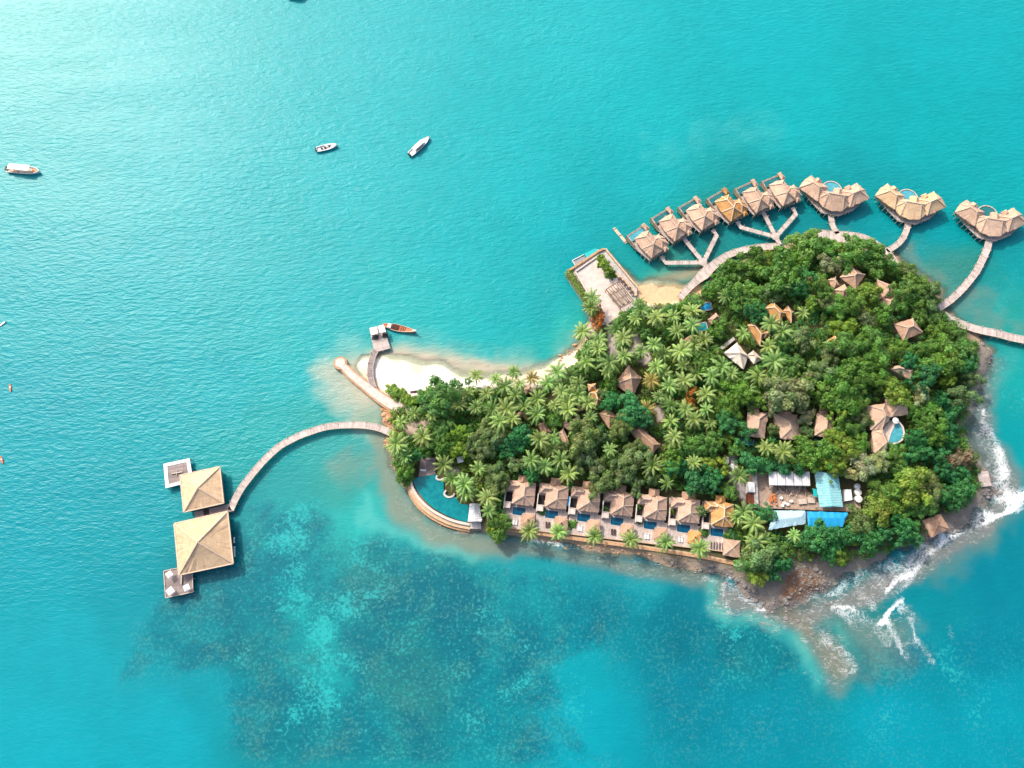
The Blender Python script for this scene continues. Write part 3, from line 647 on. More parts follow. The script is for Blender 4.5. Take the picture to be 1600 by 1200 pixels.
# ------------------------------------------------------------------ single overwater villas
def water_villa(label, roofmat, capmat, uc, vc, u2, v2, poolmat='pool_dark'):
    o, rz = frame(uc, vc, uc+(u2[0]), vc+u2[1], 6.0)
    r = thing('overwater_villa', label, 'villa', o, rz, 'single thatched villas on stilts over the water')
    mb = MB(); mb.prism([(-4.6,6.2),(3.6,6.2),(3.6,1.5),(6.9,-.4),(6.9,-6.3),(3.0,-7.6),(-3.4,-6.8),(-4.9,.5)], 2.2, 2.5); mb.build('floor_deck', M['deck'], r)
    w = MB(); w.box(-4.8,-4.5,.8,6.4,1.4,3.9); w.box(-4.5,3.7,6.1,6.4,1.4,3.5); w.box(3.4,3.7,3.6,6.1,1.4,3.9); w.build('parapet', M['plank_wall'], r)
    p = MB(); p.box(-4.1,3.0,3.2,5.8,2.5,3.2); p.build('plunge_pool', M[poolmat], r)
    p = MB(); p.box(-4.5,-4.1,3.8,6.1,2.5,3.35); p.box(-4.1,3.4,5.8,6.1,2.5,3.3); p.box(3.0,3.4,3.8,5.8,2.5,3.3); p.build('pool_coping', M['plaster'], r)
    w = MB(); w.box(-2.5,2.5,-6.2,2.5,2.5,4.9); w.box(2.5,6.2,-5.6,-1.3,2.5,4.6); wa = w.build('wall', M['plank_wall'], r)
    d = MB(); d.box(-1.9,1.9,2.5,2.56,2.6,4.7); d.build('window', M['glass'], wa)
    d = MB(); d.box(2.6,3.6,-5.66,-5.6,2.5,4.5); d.build('door', M['wood_dark'], wa)
    c = MB(); b = MB(); polyroof(b, [(-3.4,3.2),(0.4,3.7),(3.4,3.0),(3.6,-1.5),(3.3,-7.0),(-3.0,-7.4),(-3.7,-2)], 4.6, 3.6, [(.1,.6),(.3,-3.6)], caps=c)
    b.build('main_roof', M[roofmat], r); c.build('ridge_cap', M[capmat], r)
    c = MB(); b = MB(); polyroof(b, [(2.4,-.9),(6.0,-.5),(7.1,-3.3),(6.7,-6.2),(3.0,-6.6)], 4.3, 2.3, [(4.4,-2.6),(4.4,-4.2)], caps=c)
    b.build('annex_roof', M[roofmat], r); c.build('ridge_cap', M[capmat], r)
    b = MB(); polyroof(b, [(2.9,-6.0),(5.6,-6.0),(5.2,-8.2),(3.2,-8.2)], 4.0, 1.3, [(4.2,-6.6),(4.2,-7.2)]); b.build('porch_roof', M[roofmat], r)
    b = MB(); polyroof(b, [(2.6,6.7),(4.4,6.7),(4.6,3.4),(2.8,3.4)], 4.3, 1.2, [(3.6,6.2),(3.6,4.4)]); b.build('pool_shade_roof', M[roofmat], r)
    sp = [(-3.4+i*1.3, -7.3+.15*(i % 2)) for i in range(5)]+[(-4.2,-3.2),(-4.5,-.2),(-4.3,-5.4),(3.6,-7.4),(5.0,-7.0),(6.3,-6.4),(7.0,-4),(7.0,-1.5),(-4.6,3),(-4.6,6),(-1,6.3),(3.6,6.3),(4.2,2.5)]
    child_posts(r, 'stilt', sp, -3.5, 3.1, .16, M['wood_pale'])
    return r
WV = [('thatched overwater villa with pale blue pool, beside the floating bamboo raft', 'thatch','cap',1010.5,373,(20,-13),'pool_light','the overwater villa by the raft'),
 ('thatched overwater villa with narrow green pool, second eastward from the bamboo raft','thatch','cap',1048,346.5,(22,-13),'pool_dark','the second overwater villa'),
 ('thatched overwater villa with green pool, just west of the orange roofed villa','thatch','cap',1091,329.5,(21,-12),'pool_dark','the third overwater villa'),
 ('overwater villa with bright orange straw roof among its greyer neighbours','thatch_orange','cap_gold',1136,316,(22,-12.5),'pool_dark','the orange overwater villa'),
 ('thatched overwater villa with dark pool, just east of the orange roofed villa','thatch','cap',1179,302.5,(23,-10),'pool_dark','the fifth overwater villa'),
 ('thatched overwater villa with pool, closest single villa to the winged villas','thatch','cap',1221,291.5,(23,-9.5),'pool_dark','the sixth overwater villa')]
for lb, rm, cm, u, v, d, pm, nm in WV: water_villa(lb, rm, cm, u, v, d, None, pm)
# ------------------------------------------------------------------ big winged overwater villas
def rotpoly(cx, cy, pts, a):
    c, s = math.cos(a), math.sin(a); return [(cx+x*c-y*s, cy+x*s+y*c) for x, y in pts]
def winged_villa(label, roofmat, capmat, uc, vc, poolmat):
    o, rz = frame(uc, vc, uc+27, vc+4.6, 6.0)
    r = thing('winged_villa', label, 'villa', o, rz, 'winged thatched villas on stilts')
    mb = MB(); mb.prism([(-13,3.5),(-9,7.2),(-5,6.0),(3.4,6.2),(8,7.2),(13.2,3.4),(9,-2.5),(3.2,-6.4),(-3.6,-6.2),(-9,-1.2)], 2.2, 2.5); mb.build('floor_deck', M['deck'], r)
    # circular pool with raised rim
    a0 = [(-.6+3.7*math.cos(t), 4.9+3.5*math.sin(t)) for t in np.linspace(0, 2*PI, 33)[:-1]]
    mb = MB(); mb.prism(a0, 1.4, 3.15); mb.build('round_pool', M[poolmat], r)
    mb = MB(); a1 = [(-.6+3.9*math.cos(t), 4.9+3.7*math.sin(t)) for t in np.linspace(0, 2*PI, 33)]; mb.ribbon(a1, .38, 1.4, 3.4); mb.build('pool_rim', M['wood_pale'], r)
    w = MB(); w.prism(rotpoly(-8.6,3.0,rect(-3.6,3.6,-3,3), math.radians(-34)), 2.5, 4.9); w.prism(rotpoly(8.4,3.0,rect(-3.4,3.4,-3,3), math.radians(34)), 2.5, 4.9); w.prism([(-5.5,1.5),(5.5,1.5),(3.6,-4.4),(-3.6,-4.4)], 2.5, 4.9)
    wa = w.build('wall', M['plank_wall'], r)
    d = MB(); d.box(-1.4,1.4,-4.46,-4.4,2.5,4.6); d.build('door', M['wood_dark'], wa)
    d = MB(); d.box(-3.4,2.2,1.5,1.56,2.6,4.6); d.build('window', M['glass'], wa)
    for cx, an in ((-8.2, -32), (8.0, 36)):
        a = math.radians(an); c = MB(); b = MB()
        polyroof(b, rotpoly(cx, 3.0, [(-5.2,.6),(-4.3,4.0),(3.9,4.2),(5.2,.2),(4.6,-3.9),(-4.7,-4.0)], a), 4.8, 3.4, rotpoly(cx, 3.0, [(-1.6,.1),(1.4,.1)], a), caps=c)
        b.build('wing_roof', M[roofmat], r); c.build('ridge_cap', M[capmat], r)
        b = MB(); polyroof(b, rotpoly(cx, 3.0, rect(-2.1,.6,2.4,4.7), a), 5.1, 1.7, rotpoly(cx, 3.0, [(-.8,3.0),(-.8,3.9)], a)); b.build('dormer_roof', M[roofmat], r)
    c = MB(); b = MB(); polyroof(b, [(-7.4,1.9),(-3.4,3.0),(3.0,3.0),(7.2,2.1),(6.6,-1.8),(3.9,-5.1),(0,-6.0),(-3.9,-4.9),(-6.7,-1.6)], 4.6, 3.7, [(-3.0,.3),(3.0,.3)], caps=c)
    b.build('centre_roof', M[roofmat], r); c.build('ridge_cap', M[capmat], r)
    c = MB(); b = MB(); polyroof(b, [(-.4,4.6),(1.4,5.1),(3.0,4.4),(3.4,1.0),(-.6,1.0)], 5.0, 2.6, [(1.2,3.2),(1.2,1.2)], caps=c); b.build('bay_roof', M[roofmat], r)
    sp = [(-12,2.2),(-10.6,.4),(-9.2,-1.2),(-7.6,-2.2),(-6,-3.3),(-4.8,-4.6),(-3.6,-5.8),(-2,-6.4),(0,-6.5),(2,-6.5),(3.6,-5.8),(5,-4.8),(6.6,-3.8),(8,-2.8),(9.4,-1.6),(11,.2),(12.2,2),(-12.6,4),(-9,7),(8,7.1),(12.6,4.4)]
    child_posts(r, 'stilt', sp, -3.5, 3.0, .17, M['wood_pale'])
winged_villa('grey thatched winged villa with round pool, next to the single overwater villas','thatch','cap',1305,307,'pool_light')
winged_villa('golden thatched winged villa with round blue pool, second of three winged villas','thatch_gold','cap_gold',1425.5,320,'pool_light')
winged_villa('grey thatched winged villa with round green pool, cut by the right picture edge','thatch','cap',1551.5,346,'pool_dark')
# ------------------------------------------------------------------ two big pavilions
def pavilion(label, corners, ze, h, apexfrac=.5):
    cu = sum(c[0] for c in corners)/4; cv = sum(c[1] for c in corners)/4; p0 = P(cu, cv, ze)
    r = thing('overwater_pavilion', label, 'pavilion', (p0.x, p0.y, 0), 0, 'big pyramid roofed pavilions')
    q = loc2(corners, p0, ze); sh = lambda k: [(x*k, y*k) for x, y in q]
    mb = MB(); mb.prism(sh(.94), 1.6, 1.95); mb.build('floor_deck', M['deck_dark'], r)
    c = MB(); b = MB(); polyroof(b, q, ze, h/RISE, [(0, 0)], t=.45, caps=c); b.build('roof', M['thatch_pav'], r); c.build('ridge_cap', M['cap_gold'], r)
    f = MB(); n = len(q)
    for i in range(n): f.bar((q[i][0], q[i][1], ze-.1), (q[(i+1) % n][0], q[(i+1) % n][1], ze-.1), .4, .5)
    f.build('eave_trim', M['cap_gold'], r)
    sp = []
    k = sh(.86)
    for i in range(4):
        for t in (0, .25, .5, .75): sp.append(lerp(k[i], k[(i+1) % 4], t))
    child_posts(r, 'column', sp, -3.5, ze-.4, .2, M['wood'])
    w = MB(); w.prism(sh(.5), 2.25, ze-.5); w.build('bar_core', M['plank_wall'], r)
    w = MB()
    for i in range(4): w.bar((*sh(.92)[i], 3.1), (*sh(.92)[(i+1) % 4], 3.1), .1, .12)
    w.build('handrail', M['wood_pale'], r)
    return r
pavilion('smaller golden straw pyramid roof pavilion beside the white edged deck', [(281.4,742.6),(343.4,729),(349.6,786),(287,800)], 4.2, 3.7)
pav2 = pavilion('larger golden straw pyramid roof pavilion with pale streaks on its upper slope', [(272,818),(355.6,799),(364.5,880.5),(279.5,898.6)], 4.3, 5.2)
def flat_deck(name, label, cat, px, z, mat, th=.25, posts=True, under=3.5, grp=None):
    cu = sum(c[0] for c in px)/len(px); cv = sum(c[1] for c in px)/len(px); p0 = P(cu, cv, z)
    r = thing(name, label, cat, (p0.x, p0.y, 0), 0, grp); q = loc2(px, p0, z)
    e = Vector((q[1][0]-q[0][0], q[1][1]-q[0][1])).normalized()
    mb = MB(); mb.prism(q, z-th, z)
    nv = len(q); mb.uv[:nv] = [(v[0]*-e.y+v[1]*e.x, v[0]*e.x+v[1]*e.y) for v in mb.v[:nv]]
    mb.build('deck_boards', M[mat], r)
    if posts:
        child_posts(r, 'pile', [(x*.95, y*.95) for x, y in q]+[lerp(q[i], q[(i+1) % len(q)], .5) for i in range(len(q))], -under, z-.05, .16, M['wood_pale'])
    return r, q, p0
r, q, p0 = flat_deck('link_deck', 'narrow grey deck with dark hatch joining the two golden pavilions', 'deck', [(303,800),(357,787.5),(363,799),(306,812)], 2.1, 'deck_dark')
mb = MB(); k = loc2([(317.5,797),(326,795),(327.5,804),(318.5,806)], p0, 2.13); mb.prism(k, 2.1, 2.14); mb.build('hatch', M['dark'], r)  # flat dark plate on the deck; the hole's darkness put into colour
r, q, p0 = flat_deck('swim_deck', 'square grey deck with broad white border off the smaller pavilion', 'deck', [(255.5,725),(296.5,716),(302,752),(259,763)], 2.0, 'deck_dark')
mb = MB(); n = 4
inn = [(x*.74, y*.74) for x, y in q]
for i in range(4):
    a, b, c, d = q[i], q[(i+1) % 4], inn[(i+1) % 4], inn[i]; mb.prism([a, b, c, d], 2.0, 2.16)
mb.build('white_border', M['white'], r)
mb = MB(); mb.bar((-2.2,-.3,2.25), (1.6,.35,2.25), .35, .35); mb.bar((-.6,.9,2.3), (-.2,-.9,2.3), .2, .3); mb.build('bench', M['wood_pale'], r)
r, q, p0 = flat_deck('parasol_deck', 'square grey deck with three white parasols below the larger pavilion', 'deck', [(256,892),(300,883),(302,925),(259,934)], 2.0, 'deck_dark')
mb = MB()
for i in range(4): mb.bar((*q[i], 2.12), (*q[(i+1) % 4], 2.12), .25, .24)
mb.build('edge_beam', M['wood_pale'], r)
mb = MB(); mb.bar((.9,2.8,2.4), (1.2,-1.0,2.4), .35, .5); mb.build('bench', M['wood_pale'], r)
def parasol(u, v, label, grp, s=2.1, tilt=0, rz=.3, z=2.0):
    p = P(u, v, z+2); r = thing('parasol', label, 'parasol', (p.x, p.y, z), rz, grp)
    b = MB(); k = rotpoly(0, 0, rect(-s/2, s/2, -s/2, s/2), 0); A = (0.1, 0, 2.45)
    zz = [2.0+tilt, 2.0-tilt*.4, 2.0-tilt*.4, 2.0+tilt]
    for i in range(4): a, c = k[i], k[(i+1) % 4]; b.face([(*a, zz[i]), (*c, zz[(i+1) % 4]), A]); b.face([(*c, zz[(i+1) % 4]-.15), (*a, zz[i]-.15), (*a, zz[i]), (*c, zz[(i+1) % 4])][::-1])
    b.build('canopy', M['cloth'], r)
    b = MB(); b.cyl(0, 0, 0, 2.4, .05, n=6); b.build('pole', M['wood'], r)
    b = MB(); b.cyl(0, 0, 0, .15, .35, n=8); b.build('base', M['concrete'], r); return r
parasol(264.5,897.5,'white square parasol in the upper left corner of the deck below the pavilions','parasols on the deck',2.0,.1,.7)
parasol(266,923.5,'white square parasol in the lower left corner of the deck below the pavilions','parasols on the deck',2.3,.1,.75)
parasol(291.5,918,'white square parasol at the right side of the deck below the pavilions','parasols on the deck',2.0,.1,.5)
parasol(719,718,'white parasol in a dark clearing above the curved bay pool','parasols on the island',2.2,0,.3,3.0)
p = P(366,851,1.2); r = thing('white_ladder', 'white rail landing along the right side of the larger pavilion', 'landing', (p.x, p.y, 0), math.radians(98))
mb = MB(); mb.box(-4.2,-.6,-.25,.25,1.0,1.3); mb.box(.6,2.6,-.2,.2,1.0,1.3); mb.build('platform', M['white'], r)
child_posts(r, 'pile', [(-4,0),(-2,0),(-.8,0),(.8,0),(2.4,0)], -3.5, 1.0, .1, M['white'])
# ------------------------------------------------------------------ beach jetty, groyne
r, q, p0 = flat_deck('jetty_head', 'grey plank jetty head with white roofed shelters beside the orange longboat', 'jetty', [(577,513),(599,508),(610,544),(585,551)], 1.5, 'deck')
for k, pts in enumerate([[(577.5,512.5),(588,510),(590.5,520.5),(580.8,523.5)], [(591,509),(599.5,507),(603,518),(593.5,520)]]):
    w = loc2(pts, p0, 3.6); mb = MB(); mb.prism(w, 3.45, 3.6); mb.build('shelter_roof', M['white'], r)
    child_posts(r, 'shelter_post', [(x*.96, y*.96) for x, y in w], 1.5, 3.45, .08, M['white'])
mb = MB(); mb.box(-2.8,-.3,-.4,1.3,1.5,1.9); mb.box(1.1,3.2,.4,2.0,1.5,1.9); mb.build('bench', M['dark'], r)  # two dark blocks: shelter shade put into colour and shape
mb = MB(); mb.bar((*loc2([(589,512)], p0, 1.55)[0], 1.6), (*loc2([(592,531)], p0, 1.55)[0], 1.6), .7, .2); mb.build('walkway', M['wood_pale'], r)
boardwalk('narrow grey gangway curving from the white beach to the jetty head', [(587,548,2.2),(584,553),(580.5,563),(578.5,574),(578.5,586),(580.5,597),(584,606)], 2.1, 1.6, group='gangways', cat='gangway', mat='deck_dark')
z = 1.75; p0 = P(575,600,z)
r = thing('stone_groyne', 'pale stone groyne with a round platform at its outer end', 'groyne', (p0.x, p0.y, 0))
gp = [tuple(loc2([a], p0, z)[0])+(w,) for a, w in [((531,567),2.2),((540,576),2.4),((551,587),2.5),((566,599),2.7),((581,611),3.0),((597,623),3.3),((613,632),3.6),((627,637),3.6),((642,640),2.6)]]
gs = smooth_line(gp, 1.2); mb = MB(); mb.ribbon([(x, y, w+1.3) for x, y, w in gs], 3, -1.5, 1.45); mb.build('side_wall', M['stone_orange'], r)
mb = MB(); mb.ribbon(gs, 3, 1.4, 1.75); mb.build('walkway', M['paving'], r)
c = loc2([(531.5,567)], p0, z)[0]
mb = MB(); mb.cyl(c[0], c[1], -1.5, 1.7, 2.9, 2.6, 28); mb.build('round_head', M['stone_orange'], r)
mb = MB(); mb.cyl(c[0], c[1], 1.65, 1.86, 1.9, 1.9, 28); mb.build('round_top', M['paving'], r)
for dx, dy, nm in ((0,0,'first'),(7.2,-1,'second')):
    a = PG(644+dx, 613+dy, 0); k = thing('sun_lounger', ['dark lounger on the white beach beside the bright bushes','dark lounger on the white beach nearest the big dark tree'][dx > 0], 'sun lounger', a, .1, 'beach loungers')
    mb = MB(); mb.box(-.7,.5,-.45,.45,.3,.42); mb.bar((.45,0,.36),(1.1,0,.75),.9,.1); mb.build('seat', M['lounge_dark'], k)
    child_posts(k, 'leg', [(-.6,.35),(-.6,-.35),(.5,.35),(.5,-.35)], 0, .32, .05, M['wood_dark'], 4)
# ------------------------------------------------------------------ boats
def hull_mb(L, B, H, bow=1.0, stern=.8, n=14, sheer=.35, full=.55, draft=.4):
    """lofted open hull along +x, returns builder and the gunwale outline"""
    rows = []
    for i in range(n+1):
        t = i/n; x = -L/2+L*t
        w = B/2*(stern+(1-stern)*min(1, t/.35)) if t < .35 else B/2*(1-((t-.35)/.65)**(1.6+full*2))**.8 if t < 1 else .02
        z = H*(1+sheer*max(0, (t-.5)/.5)**2)
        rows.append([(x, w*s*a, zz) for s, a, zz in ((1,1,z),(1,.86,z*.35),(1,.45,-draft),(-1,.45,-draft),(-1,.86,z*.35),(-1,1,z))])
    mb = MB()
    for i in range(n):
        a, b = rows[i], rows[i+1]
        for k in range(5): mb.face([a[k], b[k], b[k+1], a[k+1]])
    mb.face(rows[0][::-1])
    g = [r[0] for r in rows]+[r[5] for r in rows[::-1]]
    return mb, rows
def deck_from(rows, drop, inset=.9, i0=0, i1=None):
    mb = MB(); R = rows[i0:i1]
    for a, b in zip(R[:-1], R[1:]):
        z0, z1 = a[0][2]-drop, b[0][2]-drop
        mb.face([(a[5][0], a[5][1]*inset, z0), (b[5][0], b[5][1]*inset, z1), (b[0][0], b[0][1]*inset, z1), (a[0][0], a[0][1]*inset, z0)])
    return mb
def rail_from(rows, w=.18, h=.14):
    mb = MB()
    for k in (0, 5):
        for a, b in zip(rows[:-1], rows[1:]): mb.bar(a[k], b[k], w, h)
    mb.bar(rows[0][0], rows[0][5], w, h); return mb
def outboard(r, x, y, z):
    mb = MB(); mb.box(x-.75, x-.1, y-.28, y+.28, z, z+.75); mb.box(x-.55, x-.25, y-.1, y+.1, z-1.0, z); return mb.build('outboard_motor', M['black'], r)
def boat(name, label, u, v, u2, v2, grp, z=0): 
    o, rz = frame(u, v, u2, v2, .8); return thing(name, label, 'boat', o, rz, grp)
# left white canopied boat
r = boat('tour_boat', 'long white boat with flat white canopy and orange bow deck at left edge', 37,266,67,268.5, 'boats on open water')
mb, rows = hull_mb(13.6, 3.4, 1.15, stern=.9, full=1.4); mb.build('hull', M['white'], r, True)
deck_from(rows, .35).build('deck', M['wood_pale'], r); rail_from(rows).build('gunwale', M['white'], r)
mb = MB(); mb.prism([(3.9,1.2),(3.9,-1.2),(5.6,-.8),(5.6,.8)], .95, 1.16); mb.build('bow_deck', M['orange_wood'], r)
mb = MB(); mb.box(-1.6,3.7,-1.35,1.35,2.9,3.05); mb.box(-5.4,-1.7,-1.0,1.45,2.75,2.9); mb.build('canopy', M['cloth'], r)
child_posts(r, 'canopy_post', [(x, s*1.25) for x in (-5.2,-1.7,1,3.5) for s in (.75, -.75)], .8, 2.8, .06, M['grey_metal'], 5)
mb = MB(); mb.box(-5.6,-1.8,-1.5,-1.1,.9,1.25); mb.build('bench', M['orange_wood'], r)
outboard(r, -6.8, .5, .9); outboard(r, -6.8, -.5, .9)
# two white speedboats
def speedboat(label, u, v, u2, v2, L, B, cabin):
    r = boat('speedboat', label, u, v, u2, v2, 'white speedboats'); mb, rows = hull_mb(L, B, 1.0, stern=.85, full=.5); mb.build('hull', M['white'], r, True)
    deck_from(rows, .45, .88, 0, 9).build('cockpit_floor', M['white'], r); deck_from(rows, .04, .98, 8).build('foredeck', M['white'], r); rail_from(rows, .2).build('gunwale', M['white'], r)
    if cabin:
        mb = MB(); mb.prism([(-L*.33,-B*.3),(L*.12,-B*.33),(L*.2,-B*.2),(L*.2,B*.2),(L*.12,B*.33),(-L*.33,B*.3)], 2.2, 2.35); mb.build('hard_top', M['white'], r)
        mb = MB(); mb.prism([(-L*.25,-B*.24),(L*.12,-B*.26),(L*.17,-B*.14),(L*.17,B*.14),(L*.12,B*.26),(-L*.25,B*.24)], .6, 2.2); mb.build('cabin', M['white'], r); mb = MB(); mb.bar((L*.2,-B*.2,1.5),(L*.2,B*.2,1.5),.1,.6); mb.build('windscreen', M['glass'], r)
        mb = MB(); mb.box(-L*.22,L*.1,-B*.46,-B*.36,.85,1.15); mb.build('side_bench', M['orange_wood'], r)
    else:
        for x in (-L*.25, -L*.1, L*.14):
            mb = MB(); mb.box(x-.35,x+.35,-.55,.25,.5,1.0); mb.bar((x-.32,-.15,1.05),(x-.4,-.15,1.4),.8,.15); mb.build('seat', M['lounge_dark'], r)
        mb = MB(); mb.bar((-.1*L,.55,1.2),(.2*L,.55,1.35),.35,.5); mb.build('console', M['white'], r)
    outboard(r, -L/2, .4, .7); outboard(r, -L/2, -.4, .7)
    mb = MB(); mb.bar((L*.5,0,1.5),(L*.3,B*.33,1.5),.06,.06); mb.bar((L*.5,0,1.5),(L*.3,-B*.33,1.5),.06,.06); mb.build('bow_rail', M['grey_metal'], r)
speedboat('open white speedboat with three dark seats, pointing right', 511,230,528,226, 8.6, 2.6, False)
speedboat('white speedboat with hard top, pointing up and right', 656,227.5,671,214, 11.5, 2.9, True)
# boat cut by the top edge
r = boat('tour_boat', 'boat cut off by the top picture edge with only its shadowed side showing', 463,-6,475,-6, 'boats on open water')
mb, rows = hull_mb(7.5, 2.4, 1.5, stern=.9); mb.build('hull', M['white'], r, True); deck_from(rows, .3).build('deck', M['wood_pale'], r); rail_from(rows).build('gunwale', M['grey_metal'], r)
mb = MB(); mb.box(-1.8,2.2,-1,1,2.6,2.75); mb.build('canopy', M['turq_cover'], r); child_posts(r, 'canopy_post', [(-1.7,.9),(-1.7,-.9),(2.1,.9),(2.1,-.9)], 1, 2.6, .06, M['grey_metal'], 5)
# orange longboat at the jetty
r = boat('longboat', 'long orange wooden boat with dark benches moored at the jetty head', 624,513,649,518.5, 'boats moored at the island')
mb, rows = hull_mb(13.4, 2.7, 1.0, stern=.35, full=.15, sheer=1.0); mb.build('hull', M['orange_wood'], r, True)
deck_from(rows, .25, .86).build('deck', M['orange'], r); rail_from(rows, .2).build('gunwale', M['wood_pale'], r)
for x in (-2.6,-1.9,-1.2,-.5): mb = MB(); mb.box(x-.2,x+.2,-.95,.95,.8,1.15); mb.build('bench', M['lounge_dark'], r)
for x in (.6,1.4,2.2): mb = MB(); mb.box(x-.12,x+.12,-.85,.85,.9,1.12); mb.build('thwart', M['wood'], r)
mb = MB(); mb.box(-4.6,-3.3,-.8,.8,.8,1.5); mb.build('engine_cover', M['cloth'], r)
mb = MB(); mb.bar((5.4,0,1.5),(7.0,0,2.4),.45,.4); mb.build('prow', M['cloth'], r)
# covered barge at the dock block
r = boat('covered_longboat', 'long grey boat under a turquoise cover moored at the tip of the stone dock', 916,401.5,934,392.5, 'boats moored at the island')
mb, rows = hull_mb(11.5, 2.6, 1.0, stern=.95, full=1.2); mb.build('hull', M['grey_metal'], r, True); rail_from(rows, .22).build('gunwale', M['white'], r); deck_from(rows, .3).build('deck', M['grey_metal'], r)
mb = MB(); mb.prism([(-.4,-1.15),(4.8,-1.0),(4.8,1.0),(-.4,1.15)], 1.0, 2.2); mb.build('cover', M['turq_cover'], r)
# small craft at the left edge
def kayak(label, u, v, u2, v2, L, mat):
    r = boat('kayak', label, u, v, u2, v2, 'small craft at the left edge'); mb, rows = hull_mb(L, .85, .35, stern=.25, full=.1, draft=.15); mb.build('hull', M[mat], r, True)
    deck_from(rows, .02, .97).build('deck', M[mat], r); mb = MB(); mb.cyl(-.2, 0, .3, .42, .33, .3, 10); mb.build('seat', M['white'], r)
kayak('small orange kayak drifting alone near the left edge', 14.5,605,15.5,613, 3.2, 'orange')
kayak('small orange kayak half cut by the left picture edge', 1,718,4,726, 3.4, 'orange')
kayak('small white kayak half cut by the left picture edge', 2.5,505,8,501, 3.0, 'white')
# bamboo raft line
o, rz = frame(969,368,979,380, .2); r = thing('bamboo_raft', 'thin floating bamboo raft beside the westernmost overwater villa', 'raft', o, rz)
mb = MB()
for y in (-.45,-.15,.15,.45): mb.bar((-4.2,y,.15),(4.2,y,.15),.26,.3)
mb.build('poles', M['cap_gold'], r)
for x in (-3.6,0,3.6): mb = MB(); mb.bar((x,-.7,.36),(x,.7,.36),.2,.14); mb.build('crossbar', M['wood'], r)
# ------------------------------------------------------------------ front row of seven pool villas
FOOT = []                                    # building footprints (pixels) kept free of undergrowth
def lounger(o, rz, label, grp, mat):
    k = thing('sun_lounger', label, 'sun lounger', o, rz, grp)
    mb = MB(); mb.box(-.34,.34,-1.0,.45,.3,.42); mb.bar((0,.42,.36),(0,1.05,.75),.68,.1); mb.build('mattress', M[mat], k)
    child_posts(k, 'leg', [(-.3,-.9),(.3,-.9),(.3,.8),(-.3,.8)], 0, .31, .05, M['wood_dark'], 4)
ZD = 2.2
ordw = ['first', 'second', 'third', 'fourth', 'fifth', 'sixth', 'seventh']
pools = [(811,799),(862,804),(912,809),(964,815),(1016,821),(1068,826),(1120,832)]
GZ = ['thatch_brown']*5+['thatch_orange', None]
VLAB = ['grey thatched pool villa at the left end of the seafront row, nearest the bay pool','grey thatched pool villa second from the bay pool, left of the blue tarpaulin','grey thatched pool villa third from the bay pool, right of the blue tarpaulin',
 'grey thatched pool villa in the exact middle of the seafront row','grey thatched pool villa fifth from the bay pool in the seafront row','grey thatched pool villa just left of the orange roofed one','orange straw pool villa closing the right end of the seafront row']
